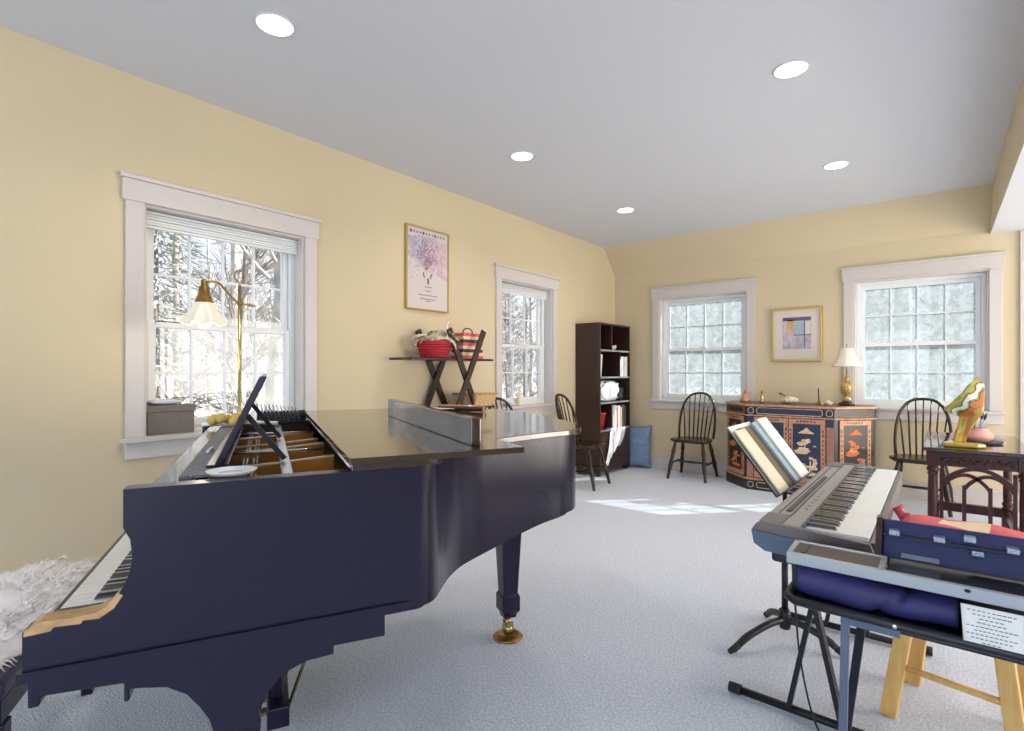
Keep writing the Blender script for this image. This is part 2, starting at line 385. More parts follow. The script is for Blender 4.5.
# ------------------------------------------------------------------ grand piano  (local x = along strings, y = away from camera, z up)
PO = (-1.3131, .3372, 0); PA = math.radians(90-25.9)
gp = thing('grand_piano', 'black baby grand piano with its front lid folded back and music desk up', 'piano', PO, PA)
W = 1.52
def catmull(pts, n=6):
    out = []
    for i in range(len(pts)-1):
        p0 = Vector(pts[max(i-1, 0)]); p1 = Vector(pts[i]); p2 = Vector(pts[i+1]); p3 = Vector(pts[min(i+2, len(pts)-1)])
        for k in range(n):
            t = k/n
            out.append(tuple(.5*((2*p1)+(-p0+p2)*t+(2*p0-5*p1+4*p2-p3)*t*t+(-p0+3*p1-3*p2+p3)*t**3)))
    out.append(tuple(pts[-1])); return out
cheek = [(0, 1.005), (0, .925), (.012, .9), (.016, .86), (.01, .826), (-.005, .793), (-.025, .768), (-.047, .758), (-.084, .755), (-.134, .757), (-.161, .742), (-.161, .645), (.60, .645), (.60, 1.005)]
for w0, w1 in ((0, .045), (W-.045, W)):
    b = MB(); b.prism(cheek, w0, w1, 'xz')
    b.bx(-.168, .6, w0-.008, w1+.008, .645, .665)
    b.build('cheek', 'piano', gp)
# worn wood along the top of the near arm
b = MB()
top = [(-.158, .7435), (-.134, .7575), (-.084, .7555), (-.047, .7585), (-.027, .768), (-.008, .791)]
low = [(-.159, .733), (-.118, .736), (-.112, .743), (-.07, .741), (-.066, .747), (-.04, .746), (-.015, .762), (.0, .786)]
b.prism(top+low[::-1], -.0012, .0462, 'xz'); o = b.build('worn_edge', 'piano_edge', gp); o['label'] = 'bare chipped wood edge on the arm'
# curved rim
rim = catmull([(.60, 0), (.632, .0005), (.658, .01), (.683, .036), (.715, .088), (.757, .15), (.81, .205), (.88, .25), (.96, .285), (1.05, .32), (1.14, .352), (1.22, .375), (1.29, .39), (1.35, .42), (1.405, .5), (1.445, .62), (1.475, .8), (1.495, 1.02), (1.51, 1.25), (1.51, 1.4), (1.49, 1.49), (1.42, W)], 5)
def offset(path, d):
    out = []
    for i in range(len(path)):
        a = Vector(path[max(i-1, 0)]); c = Vector(path[min(i+1, len(path)-1)]); t = (c-a).normalized()
        out.append((path[i][0]-t.y*d, path[i][1]+t.x*d))
    return out
inn = offset(rim, .055)
b = MB(); n = len(rim)
def zb_(x):
    t = min(1, max(0, (x-.72)/.68)); return .645+.072*t*t*(3-2*t)
def strip(pa, fa, pb, fb, sm):
    b.add([(p[0], p[1], fa(p[0])) for p in pa]+[(p[0], p[1], fb(p[0])) for p in pb], [(i, i+1, n+i+1, n+i) for i in range(n-1)], 0, sm)
ztop = lambda x: 1.005
strip(rim, zb_, rim, ztop, True); strip(inn, zb_, inn, ztop, True); strip(rim, ztop, inn, ztop, False); strip(rim, zb_, inn, zb_, False)
b.add([(*rim[0], .645), (*inn[0], .645), (*inn[0], 1.005), (*rim[0], 1.005)], [(0, 1, 2, 3)])
b.bx(.3, 1.42, W-.055, W, .717, 1.005)
o = b.build('rim', 'piano', gp, recalc=False)
b = MB(); lo = offset(rim, .03)
pts = [(.5, .03)]+lo+[(.5, W-.03)]
nb_ = len(pts); vv = [(x, y, zb_(x)-.02) for x, y in pts]+[(x, y, zb_(x)+.004) for x, y in pts]
b.add(vv, [tuple(range(nb_)), tuple(range(nb_, 2*nb_))]+[(i, (i+1) % nb_, nb_+(i+1) % nb_, nb_+i) for i in range(nb_)])
b.build('bottom_board', 'piano', gp)
# bracket / apron along the near side with the leg shoulder
apron = [(-.155, .646), (-.155, .588), (-.137, .588), (-.135, .607), (0, .6), (0, .56), (.01, .56), (.01, .585), (.03, .582), (.075, .572), (.112, .547), (.137, .512), (.155, .48), (.165, .44), (.258, .44), (.254, .474), (.264, .489), (.274, .512), (.29, .532), (.315, .549), (.355, .563), (.417, .566), (.417, .586), (.54, .584), (.54, .646)]
for w0 in (.004, W-.049):
    b = MB(); b.prism(apron, w0, w0+.045, 'xz'); b.build('leg_bracket', 'piano', gp, bevel=.004)
def leg(s, w, z1, top, bot, name='leg'):
    b = MB()
    def sq(z, h): return [(s-h, w-h, z), (s+h, w-h, z), (s+h, w+h, z), (s-h, w+h, z)]
    rows = [(z1, top), (.215, bot), (.2, bot+.008), (.135, bot+.008), (.115, bot-.004), (.10, bot-.006)]
    vs = []
    for z, h in rows: vs += sq(z, h)
    fs = []
    for i in range(len(rows)-1):
        for j in range(4): fs.append((i*4+j, i*4+(j+1) % 4, i*4+4+(j+1) % 4, i*4+4+j))
    b.add(vs, fs); b.add(vs[:4], [(0, 1, 2, 3)]); b.add(vs[-4:], [(0, 1, 2, 3)])
    lg = b.build(name, 'piano', gp, bevel=.005)
    b = MB(); b.lathe([(.016, .104), (.014, .07), (.02, .06)], 14, (s, w, 0)); b.tube([(s-.018, w, .042), (s+.018, w, .042)], .027, 16)
    b.bx(s-.016, s+.016, w-.024, w-.018, .04, .08); b.bx(s-.016, s+.016, w+.018, w+.024, .04, .08); b.build('caster', 'brass', lg)
    b = MB(); b.lathe([(.0, .001), (.066, .001), (.07, .006), (.06, .014), (.05, .016), (.046, .01), (.0, .01)], 24, (s, w, 0)); b.build('caster_cup', 'brassdark', lg)
leg(.21, .085, .47, .05, .038); leg(.21, W-.085, .47, .05, .038); leg(1.298, .921, .64, .056, .036)
# keybed, slip, keys, fallboard
b = MB(); b.bx(-.15, .5, .045, W-.045, .648, .70); b.build('keybed', 'piano', gp)
b = MB(); b.bx(-.152, -.135, .045, W-.045, .70, .728); b.build('key_slip', 'piano', gp, bevel=.002)
for w0 in (.045, W-.045-.05):
    b = MB(); b.bx(-.134, .03, w0, w0+.05, .70, .746); b.build('key_block', 'piano', gp, bevel=.006)
kw = (W-.194)/52
for i in range(52):
    b = MB(); w0 = .097+i*kw; b.bx(-.13, .03, w0+.0006, w0+kw-.0006, .722, .744); b.build('white_key', 'ivory', gp, bevel=.0015, seg=1)
for i in range(51):
    if (i % 7) in (0, 2, 3, 5, 6):
        b = MB(); w0 = .097+(i+1)*kw; b.prism([(-.078, .744), (.03, .744), (.03, .757), (-.07, .757)], w0-.0055, w0+.0055, 'xz'); b.build('black_key', 'ebonykey', gp, bevel=.001, seg=1)
b = MB(); b.prism([(.03, .722), (.05, .722), (.075, .985), (.055, .985)], .045, W-.045, 'xz'); b.build('fallboard', 'piano_top', gp, bevel=.004)
b = MB(); b.bx(.035, .115, .045, W-.045, .984, 1.0); b.build('front_rail', 'piano_top', gp, bevel=.004)
# open action cavity
b = MB(); b.bx(.118, .58, .06, W-.06, .86, .9); o = b.build('iron_plate', 'gold', gp)
b = MB(); b.bx(.085, .17, .1, W-.1, 1.0, 1.006); b.build('felt_strip', 'felt', gp)
for w, h in ((.4, .985), (.72, .985), (.98, .97), (1.22, .975)):
    b = MB(); b.prism([(.12, .9), (.46, .9), (.46, h), (.3, h-.012), (.12, h-.02)], w-.012, w+.012, 'xz'); b.prism([(.12, h-.02), (.3, h-.012), (.46, h), (.46, h+.004), (.3, h-.008), (.12, h-.016)], w-.01, w+.01, 'xz', 1); b.build('plate_rib', ['gold', 'creampaper'], gp)
b = MB(); b.bx(.12, .46, .055, .075, .9, .992); b.build('inner_wall', 'gold', gp)
b = MB(); b.bx(.12, .46, W-.1, W-.055, .9, 1.0); b.build('inner_wall', 'darkfelt', gp)
b = MB(); b.bx(.11, .30, .07, W-.07, .9, .93); b.build('pin_block', 'darkfelt', gp)
b = MB()
for i in range(60):
    for k in range(2): b.tube([(.2+.03*k+.01*(i % 2), .12+i*.0215, .93), (.2+.03*k+.01*(i % 2), .12+i*.0215, .955)], .0032, 6)
o = b.build('tuning_pin', 'silver', gp); o['kind'] = 'stuff'
b = MB(); b.bx(.303, .33, .03, W-.06, .985, 1.0); b.build('desk_rail', 'silver', gp, bevel=.003)
for w in (.55, 1.1):
    b = MB(); b.tube([(.13, w, .99), (.22, w-.02, .994), (.3, w+.01, .988), (.46, w+.02, .985)], .005, 8); b.build('string_guide', 'silver', gp)
for s0, w0, w1, m in ((.36, .12, .38, 'mustard'), (.36, .44, .68, 'wicker'), (.37, .76, .94, 'greycloth'), (.36, 1.02, 1.18, 'wicker')):
    b = MB(); b.bx(s0, .455, w0, w1, .9, .935); b.build('damper_block', m, gp, bevel=.004)
b = MB(); b.bx(.1, .47, W-.075, W-.02, .985, 1.004); b.build('far_rail', 'darkfelt', gp)
# lid, folded-back front flap and its lip
lid = [(.455, -.022)]+offset(rim, -.022)[0:]+[(1.42, W+.022), (.455, W+.022)]
b = MB(); b.prism(lid, 1.009, 1.029, 'xy'); b.build('lid', 'piano_top', gp, bevel=.002)
fl = MB(); fl.bx(.443, .892, -.075, W+.022, 1.033, 1.049); flap = fl.build('lid_flap', 'piano_top', gp, bevel=.0012)
b = MB(); b.bx(.768, .797, .0, 1.07, 1.049, 1.124); b.build('flap_lip', 'piano_top', flap, bevel=.003)
b = MB(); b.tube([(.445, -.06, 1.0305), (.445, W, 1.0305)], .0045, 8); b.build('hinge', 'silver', flap)
# music desk
b = MB(); b.prism([(.146, 1.006), (.166, 1.006), (.272, 1.238), (.254, 1.238)], .2, 1.16, 'xz'); b.bx(.13, .18, .2, 1.16, 1.0, 1.012)
desk = b.build('music_desk', 'piano', gp, bevel=.003)
for w in (.27, .8):
    b = MB(); b.bar((.222, w, 1.13), (.315, w, 1.006), .012, .014); b.build('desk_strut', 'blackmetal', desk)
b = MB(); b.bx(.14, .17, .165, 1.19, 1.0025, 1.006); b.build('desk_slide', 'silver', desk)
# pedal lyre
ly = MB(); ly.bx(.27, .34, .6, .92, .05, .12); ly.bx(.285, .32, .66, .69, .12, .648); ly.bx(.285, .32, .83, .86, .12, .648); lyre = ly.build('pedal_lyre', 'piano', gp, bevel=.005)
for w in (.68, .76, .84):
    b = MB(); b.bar((.3, w, .075), (.18, w, .07), .03, .012); b.blob((.18, w, .07), (.035, .02, .008)); b.build('pedal', 'brass', lyre)
b = MB(); b.tube([(.335, .65, .08), (.52, .65, .6)], .006, 8); b.tube([(.335, .87, .08), (.52, .87, .6)], .006, 8); b.build('lyre_brace', 'brass', lyre)

RZ = Matrix.Rotation(PA, 3, 'Z')
def pw(s, w, z): v = RZ @ Vector((s, w, 0)); return (PO[0]+v.x, PO[1]+v.y, z)
# things lying on the piano
t = thing('oval_tray', 'white oval tray lying on the near rim of the piano', 'tray', pw(.195, .085, 1.0065), PA)
b = MB(); b.lathe([(.0, .0), (.038, 0), (.047, .008), (.048, .0105), (.045, .0105), (.037, .003), (.0, .003)], 28)
for i in range(len(b.v)): x, y, z = b.v[i]; b.v[i] = (x*1.15, y*1.0, z)
b.build('dish', 'white', t)
b = MB(); b.lathe([(.0, .0031), (.03, .0031), (.03, .0036), (.0, .0036)], 24); b.build('rim_band', 'greycloth', t)
b = MB(); b.tube([(-.004, -.05, .0), (.0, .0, 0), (.002, .05, 0)], [.004, .005, .003], 8)
tag(b.build('chalk_stick', 'white', loc=pw(.115, .52, 1.0115), rot=(0, 0, PA)), 'short white stick lying on the grey felt strip inside the piano', 'stick')
t = thing('feather_duster', 'mustard yellow fluffy duster on the far front rail of the piano', 'duster', pw(.115, 1.3, 1.006), PA)
b = MB()
for i in range(16): b.blob((random.uniform(-.06, .075), random.uniform(-.03, .03), .03+random.uniform(-.006, .012)), (.026, .03, .02), jit=.15, n=8)
b.build('head', 'mustard', t)
b = MB(); b.tube([(-.1, .0, .014), (.05, 0, .02), (.2, -.03, .01)], .008, 8); b.build('handle', 'white', t)
t = thing('disc_rack', 'dark basket rack of pale discs on the far piano rim before the window', 'rack', pw(.335, 1.44, 1.0055), PA)
b = MB()
for k in range(5):
    z = .004+.011*k; b.tube([(-.105, -.05, z), (.105, -.05, z), (.105, .05, z), (-.105, .05, z)], .0045, 6, closed=True)
for x in [-.105+.021*i for i in range(11)]:
    b.tube([(x, -.05, .0), (x, -.05, .05)], .003, 5); b.tube([(x, .05, .0), (x, .05, .05)], .003, 5)
b.bx(-.105, .105, -.05, .05, 0, .003); b.build('basket', 'charcoal', t)
for i in range(11):
    b = MB(); x = -.09+.017*i; b.bar((x, 0, .01), (x-.018, 0, .092-.002*i), .085, .006, (1, 0, 0)); tag_o = b.build('disc_sleeve', 'greycloth' if i % 3 else 'steelblue', t)

# ------------------------------------------------------------------ piano bench and sheepskin
bc = thing('piano_bench', 'dark navy padded bench in front of the piano keys', 'bench', pw(-.5, .85, 0), PA)
b = MB(); b.bx(-.17, .17, -.45, .42, .415, .475); b.build('seat', 'leather', bc, bevel=.02, seg=3)
b = MB(); b.bx(-.16, .16, -.43, .40, .35, .415); b.build('frame', 'piano', bc, bevel=.004)
for x in (-.14, .14):
    for y in (-.4, .37):
        b = MB(); b.bar((x, y, .35), (x, y, 0), .05, .05, (1, 0, 0), 0, .035, .035); b.build('leg', 'piano', bc, bevel=.003)
def fluff(u, v):
    a = 2*PI*u; r = v
    ed = 1+.06*math.sin(9*a)+.05*math.sin(17*a+1)
    x = math.cos(a)*.27*r*ed; y = math.sin(a)*.47*r*ed
    d = max(abs(x)/.2, abs(y)/.46)
    z = .52-.03*r**2+.008*math.sin(40*x)*math.cos(36*y)-(max(0, abs(x)-.17)*.55)
    return (x, y, z)
sk = MB(); sk.grid(fluff, 60, 14)
so = sk.build('sheepskin_pelt', 'fleece', loc=pw(-.5, .87, .0), rot=(0, 0, PA), solid=.02)
tag(so, 'shaggy white sheepskin draped over the dark piano bench', 'sheepskin')
ts = MB(); rnd = random.Random(3)
for i in range(2600):
    u = rnd.random(); v = math.sqrt(rnd.uniform(.05, 1)); p = Vector(fluff(u, v)); q = p+Vector((rnd.uniform(-.035, .035)+.03*math.cos(2*PI*u)*v, rnd.uniform(-.035, .035)+.04*math.sin(2*PI*u)*v, rnd.uniform(.004, .03)-.03*v*v))
    a = Vector((rnd.uniform(-1, 1), rnd.uniform(-1, 1), 0)).normalized()*.005
    ts.add([p-a, p+a, q], [(0, 1, 2)])
wf = ts.build('wool_tuft', 'fleece', so, recalc=False); wf['kind'] = 'stuff'

# ------------------------------------------------------------------ window sill things, lamp
t = thing('storage_box', 'taupe lidded storage box on the sill of the large left window', 'box', (-3.507, 1.122, ZS+.0015))
b = MB(); b.bx(-.05, .05, -.12, .12, 0, .135); b.build('body', 'taupebox', t, bevel=.003)
b = MB(); b.bx(-.056, .056, -.127, .127, .13, .168); b.build('lid', 'taupebox', t, bevel=.003)
b = MB()
def cush(w, d, h, e=3):
    def f(u, v):
        x = 2*u-1; y = 2*v-1
        k = max(0, (1-abs(x)**e)*(1-abs(y)**e))**.6
        return (x*w*(1-.08*(1-abs(y)**2)*abs(x)), y*d*(1-.08*(1-abs(x)**2)*abs(y)), h*k)
    def g(u, v):
        p = f(u, v); return (p[0], p[1], -p[2])
    return f, g
f, g = cush(.055, .085, .016)
b.grid(lambda u, v: (f(u, v)[0], f(u, v)[1], f(u, v)[2]+.017), 12, 12); b.grid(lambda u, v: (g(u, v)[0], g(u, v)[1], g(u, v)[2]+.017), 12, 12)
tag(b.build('folded_cloth', 'greycloth', loc=(-3.507, 1.1, ZS+.1705)), 'folded pale grey cloth lying on the taupe sill box', 'cloth')

fl = thing('floor_lamp', 'lit brass floor lamp with milk glass shade before the left window', 'lamp', (-3.0, 1.305, 0))
b = MB(); b.lathe([(.0, 0), (.13, 0), (.13, .012), (.06, .03), (.02, .045), (.0, .045)], 32); b.build('base', 'brass', fl)
b = MB(); b.tube([(0, 0, .03), (0, 0, 1.72)], .009, 12); b.tube([(0, 0, 1.72), (0, 0, 1.745)], .006, 8); b.build('stem', 'brass', fl)
b = MB(); b.tube([(0, .026*math.cos(a), 1.775+.032*math.sin(a)) for a in [2*PI*i/20 for i in range(20)]], .004, 6, closed=True); b.build('finial_ring', 'brassdark', fl)
b = MB(); b.tube(catmull([(0, .085, 1.618), (0, .05, 1.622), (0, 0, 1.625), (0, -.03, 1.645), (0, -.075, 1.69), (0, -.105, 1.722), (0, -.14, 1.728), (0, -.175, 1.72)], 4), .006, 8); b.blob((0, 0, 1.625), (.016, .016, .016)); b.build('arm', 'brassdark', fl)
b = MB(); b.lathe([(.008, 1.735), (.016, 1.725), (.016, 1.7), (.026, 1.688), (.028, 1.655), (.044, 1.615), (.044, 1.607), (.03, 1.607)], 20, (0, -.18, 0)); b.build('socket_cap', 'brassdark', fl)
b = MB()
def shade(u, v):
    a = 2*PI*u; z = 1.61-v*.11; r = .046+.062*v**1.15+.007*v*math.cos(8*a)
    return (r*math.cos(a), -.18+r*math.sin(a), z+.008*v*math.cos(8*a))
b.grid(shade, 64, 10); b.build('glass_shade', 'glassshade', fl, solid=.004)
b = MB(); b.blob((0, -.18, 1.515), (.034, .034, .042), n=16); b.build('light_bulb', 'bulb', fl)
l = bpy.data.lights.new('lamp_glow', 'POINT'); l.energy = 1.6; l.color = (1, .86, .6); l.shadow_soft_size = .04
o = bpy.data.objects.new('lamp_glow', l); COL.objects.link(o); o.parent = fl; o.location = (0, -.18, 1.44)

# ------------------------------------------------------------------ poster
t = thing('framed_poster', 'tall framed poster with pink tree burst on the left wall', 'poster', (XL, 3.066, 2.125), PI/2)
# local: x along +y(world), y toward -x => front is local -y
hw, hh = .243, .352
b = MB(); fw_ = .012
b.bx(-hw, -hw+fw_, -.028, 0, -hh, hh); b.bx(hw-fw_, hw, -.028, 0, -hh, hh); b.bx(-hw+fw_, hw-fw_, -.028, 0, -hh, -hh+fw_); b.bx(-hw+fw_, hw-fw_, -.028, 0, hh-fw_, hh)
b.build('frame', 'goldframe', t, bevel=.002)
b = MB(); y0 = -.018
b.bx(-hw+fw_, hw-fw_, y0, -.002, -hh+fw_, hh-fw_, 0)
rn = random.Random(11)
def quad(mb, cx, cz, w, h, a, y, mi):
    c, s_ = math.cos(a), math.sin(a)
    mb.add([(cx+(x*w*c-z*h*s_)/2, y, cz+(x*w*s_+z*h*c)/2) for x, z in ((-1,-1),(1,-1),(1,1),(-1,1))], [(0,1,2,3)], mi)
def poly(mb, pts, y, mi): mb.add([(x, y, z) for x, z in pts], [tuple(range(len(pts)))], mi)
poly(b, [(-.225, .26), (.03, .27), (-.05, .1), (-.02, .02), (-.225, .1)], y0-.0008, 2)
poly(b, [(-.225, .1), (-.02, .02), (-.05, .1), (.03, .27), (.225, .26), (.225, -.08), (.06, -.02), (0, -.02)], y0-.0012, 1)
for i in range(420):
    a = rn.gauss(PI/2, .62); r = abs(rn.gauss(.14, .07)); x = r*math.cos(a)*.95-.01; z = -.0+r*math.sin(a)*1.05
    if abs(x) < .215 and z < .27: quad(b, x, z, rn.uniform(.003, .007), rn.uniform(.008, .018), rn.uniform(0, PI), y0-.002-.0001*(i % 5), 3 if rn.random() < .55 else 4)
for x in (-.05, .035): quad(b, x, -.05, .012, .05, .3 if x < 0 else -.4, y0-.002, 4)
quad(b, 0, -.1, .02, .05, .1, y0-.002, 4)
for k in range(12): quad(b, -.19+.034*k, .305, .014 if k % 4 else .024, .018 if k % 4 else .024, 0, y0-.002, 4)
for k in range(14): quad(b, -.11+.016*k, .275, .01, .006, 0, y0-.002, 5)
for j, (n_, z, wd) in enumerate(((5, -.15, .014), (4, -.185, .014), (13, -.222, .014), (12, -.255, .012), (5, -.272, .01))):
    for k in range(n_): quad(b, (k-(n_-1)/2)*wd*1.25+.0, z, wd, .007, 0, y0-.002, 5)
b.build('print', ['poster', 'pink', 'lilac', 'magenta', 'darkink', 'ink'], t, recalc=False)

# ------------------------------------------------------------------ etagere with crossed legs by the left wall
et = thing('cross_leg_shelf', 'dark shelf stand with crossed X legs against the left wall', 'shelf', (-3.25, 3.15, 0))
for z in (1.35, .935):
    b = MB(); b.bx(-.15, .13, -.52, .42, z-.009, z+.009); b.build('shelf', 'darkwood', et, bevel=.002)
for x, yo in ((.15, .06), (-.165, .0)):
    for zc, zt in ((1.2, 1.6), (.5, .925)):
        zb = .925 if zc > 1 else 0
        for sg in (-1, 1):
            b = MB(); b.bar((x+.011*sg, yo-sg*.13*((zc-zb)/.275 if zc > 1 else .75), zb), (x+.011*sg, yo+sg*.2 if zc > 1 else yo+sg*.13, zt), .052, .02, (1, 0, 0)); b.build('cross_leg', 'darkwood', et, bevel=.002)
# red basket with cloth
t = thing('fruit_basket', 'red woven basket on the upper shelf of the cross leg stand', 'basket', (-3.24, 2.965, 1.3595))
b = MB(); b.lathe([(.0, .0), (.105, .0), (.145, .125), (.152, .13), (.148, .136), (.138, .13), (.1, .006), (0, .006)], 28)
for k in range(6): b.tube([((.112+.0065*k)*math.cos(a), (.112+.0065*k)*math.sin(a), .015+.02*k) for a in [2*PI*i/28 for i in range(28)]], .006, 6, closed=True)
b.build('body', 'redbasket', t)
b = MB(); rn = random.Random(5)
for i in range(26):
    a0 = rn.uniform(0, 2*PI); r0 = rn.uniform(.01, .09); p = Vector((r0*math.cos(a0), r0*math.sin(a0), .1+rn.uniform(0, .03)))
    pts = [p]; d = Vector((rn.uniform(-1, 1), rn.uniform(-1, 1), rn.uniform(1.2, 2.4))).normalized()
    for k in range(6): d = (d+Vector((rn.uniform(-.5, .5), rn.uniform(-.5, .5), -.36))).normalized(); p = p+d*.034; pts.append(p)
    b.tube(pts, [.012, .014, .013, .012, .01, .007, .003], 6, i % 2)
tag(b.build('ribbon_tangle', ['stripe', 'ceramic'], loc=(-3.24, 2.965, 1.3745)), 'tangle of brown and white ribbons heaped in the red basket', 'ribbons')
# striped bag
t = thing('striped_bag', 'red white and black striped handbag on the shelf behind the crossed legs', 'bag', (-3.25, 3.37, 1.3595))
b = MB(); cols = [0, 1, 2, 1, 0, 2, 1, 0]
for k in range(8):
    z = .0+.028*k; b.bx(-.07, .07, -.13+.002*k, .13-.002*k, z, z+.0275, cols[k])
b.build('body', ['redcloth', 'creamcloth', 'charcoal'], t)
b = MB(); b.tube([(0, -.06, .22), (0, -.05, .25), (0, -.02, .27), (0, .03, .27), (0, .06, .25), (0, .07, .22)], .006, 6); b.build('handle', 'charcoal', t)
t = thing('wicker_basket', 'tan wicker basket on the lower shelf behind the crossed legs', 'basket', (-3.2, 3.43, .9445))
b = MB(); b.prism([(-.12, -.13), (.12, -.13), (.12, .11), (-.12, .11)], 0, .11, 'xy', top=[(-.14, -.15), (.14, -.15), (.14, .13), (-.14, .13)]); b.build('body', 'wicker', t, bevel=.012)
b = MB(); b.tube([(-.14, -.15, .108), (.14, -.15, .108), (.14, .13, .108), (-.14, .13, .108)], .009, 8, closed=True); b.tube([(0, -.155, .1), (0, -.18, .12), (.02, -.155, .12)], .005, 6); b.build('rim_roll', 'wicker', t)
# paper and pencil case on the lid
t = thing('folded_sheet', 'folded cream sheet lying at the far edge of the piano lid', 'paper', pw(1.06, 1.40, 1.0305), PA+.5)
b = MB(); b.prism([(-.17, 0), (-.1, .012), (.0, .02), (.1, .016), (.17, .0), (.17, .002), (.1, .019), (0, .024), (-.1, .0155), (-.17, .003)], -.07, .07, 'xz'); b.build('sheet', 'creampaper', t)
b = MB(); b.bx(-.17, .17, -.07, .07, -.001, .001); b.build('underside', 'charcoal', t)
t = thing('striped_pencil_case', 'orange and dark striped case beside the cream sheet on the piano lid', 'case', pw(1.24, 1.40, 1.0305), PA-.75)
b = MB()
for k in range(5): b.tube([(-.13, .012*(k-2), .018), (.13, .012*(k-2), .018+.0)], .0175 if k in (1, 2, 3) else .012, 10, k % 3)
b.build('body', ['darkfelt', 'agate_o', 'creamcloth'], t)
b = MB(); b.blob((-.13, 0, .016), (.012, .026, .014)); b.build('end_cap', 'darkfelt', t)

# ------------------------------------------------------------------ windsor chairs (local: faces -y)
def make_chair(label, loc, rz):
    c = thing('windsor_chair', label, 'chair', loc, rz, 'black bow back spindle chairs')
    sw, sd, zs = .225, .21, .435
    outl = []
    for i in range(36):
        a = 2*PI*i/36; ca, sa = math.cos(a), math.sin(a)
        e = 3.2 if sa < 0 else 2.4
        r = (abs(ca)**e+abs(sa)**e)**(-1/e); outl.append((sw*r*ca*(1.05 if sa < 0 else .93), sd*r*sa))
    b = MB(); b.prism([(x*.9, y*.9) for x, y in outl], zs-.012, zs+.008, 'xy', top=outl); b.prism(outl, zs+.008, zs+.026, 'xy'); b.build('seat', 'chairwood', c, bevel=.005)
    feet = {}
    for sx in (-1, 1):
        for sy in (-1, 1):
            p = Vector((sx*.155, sy*.13, zs-.005)); q = Vector((sx*.215, sy*(.225 if sy < 0 else .24), 0)); feet[sx, sy] = (p, q)
            b = MB(); L_ = (q-p).length; ax = (q-p).normalized()
            prof = [(.014, 0), (.015, .02*L_/.45), (.022, .1), (.0235, .13), (.016, .165), (.023, .18), (.018, .2), (.0245, .26), (.024, .3), (.018, .36), (.0155, L_-.01), (.014, L_)]
            b.lathe(prof, 12, p, ax); b.build('leg', 'chairwood', c)
    at = lambda k, f: feet[k][0].lerp(feet[k][1], f)
    mids = []
    for sx in (-1, 1):
        a0, a1 = at((sx, -1), .58), at((sx, 1), .58); m = a0.lerp(a1, .5); mids.append(m)
        b = MB(); b.tube([a0, a0.lerp(a1, .25), m, a0.lerp(a1, .75), a1], [.009, .011, .0145, .011, .009], 8); b.build('stretcher', 'chairwood', c)
    b = MB(); b.tube([mids[0], mids[0].lerp(mids[1], .5), mids[1]], [.009, .014, .009], 8); b.build('stretcher', 'chairwood', c)
    # bow: rises from the seat back, leaning backwards
    def bow(t):
        a = PI*t; x = -math.cos(a); z = math.sin(a)
        ex = .2*(1+.15*math.sin(a)) if True else 0
        xx = .2*math.copysign(abs(x)**.75, x)*(1+.12*math.sin(a)**.5*1.0); zz = zs+.02+.53*abs(z)**.72
        return Vector((xx, .12+.06*(1-abs(x))**1+.12*(zz-zs)/.53, zz))
    N = 28; b = MB(); b.tube([bow(i/N) for i in range(N+1)], .0135, 8); b.build('back_bow', 'chairwood', c)
    for k in range(7):
        u = (k-3)/3; bx_ = u*.135; tx = u*.178
        best = min((bow(i/200) for i in range(30, 171)), key=lambda p: abs(p.x-tx))
        p = Vector((bx_, .135+.03*(1-u*u), zs+.02)); m = p.lerp(best, .35)
        b = MB(); b.tube([p, m, best], [.0075, .0085, .0055], 8); b.build('spindle', 'chairwood', c)
    return c
c3 = make_chair('black spindle chair against the far wall between pillow and lacquer cabinet', (-2.27, 6.13, 0), .04)
def chair_at(label, loc, rz):
    c = copy_tree(c3); c.location = loc; c.rotation_euler.z = rz; c['label'] = label; return c
chair_at('black spindle chair just beyond the piano tail, in front of the bookcase', (-3.045, 4.985, 0), PI/2+.12)
c3.location.x += .02
chair_at('black spindle chair under the left narrow window, mostly hidden by the piano', (-3.05, 3.87, 0), PI/2)
chair_at('black spindle chair behind the carved table under the right window', (-.13, 6.1, 0), -.04)

# W2 sill things
t = thing('figurine', 'small pale figurine standing on the narrow left window sill', 'figurine', (-3.5, 4.43, ZS+.0015))
b = MB(); b.lathe([(.03, 0), (.032, .01), (.02, .03), (.026, .07), (.03, .1), (.018, .14), (.008, .15)], 14); b.build('body', 'ceramic', t)
b = MB(); b.blob((0, 0, .165), (.019, .019, .022)); b.build('head', 'ceramic', t)
b = MB(); f, g = cush(.04, .1, .022); b.grid(lambda u, v: (f(u, v)[0], f(u, v)[1], f(u, v)[2]+.022), 10, 10); b.grid(lambda u, v: (g(u, v)[0], g(u, v)[1], g(u, v)[2]+.022), 10, 10)
tag(b.build('crumpled_cloth', 'greycloth', loc=(-3.48, 4.24, ZS+.0015)), 'crumpled grey cloth on the narrow left window sill', 'cloth')

# ------------------------------------------------------------------ bookcase (front faces +x)
bk = thing('bookcase', 'tall dark brown bookcase in the far left corner', 'bookcase', (-3.436, 5.456, 0), 0)
D_, L_, H_ = .336, .775, 1.83
def bkp(x, y, z): return (-3.436+.095+x, 5.456+y-.01, z)
zsh = [.06, .53, .86, 1.165, 1.49, H_-.02]
for y in (0, L_-.02):
    b = MB(); b.bx(0, D_, y, y+.02, .03, H_); b.build('side_panel', 'darkwood', bk, bevel=.002)
b = MB(); b.bx(0, .012, .02, L_-.02, .06, H_); b.build('back_panel', 'darkwood', bk)
for z in zsh:
    b = MB(); b.bx(.012, D_-.002, .02, L_-.02, z, z+.02); b.build('shelf', 'darkwood', bk)
for y_, za, zb in ((.29, 1.51, H_-.02), (.5, 1.185, 1.49), (.29, .55, .86)):
    b = MB(); b.bx(.02, D_-.004, y_, y_+.016, za, zb); b.build('divider', 'darkwood', bk)
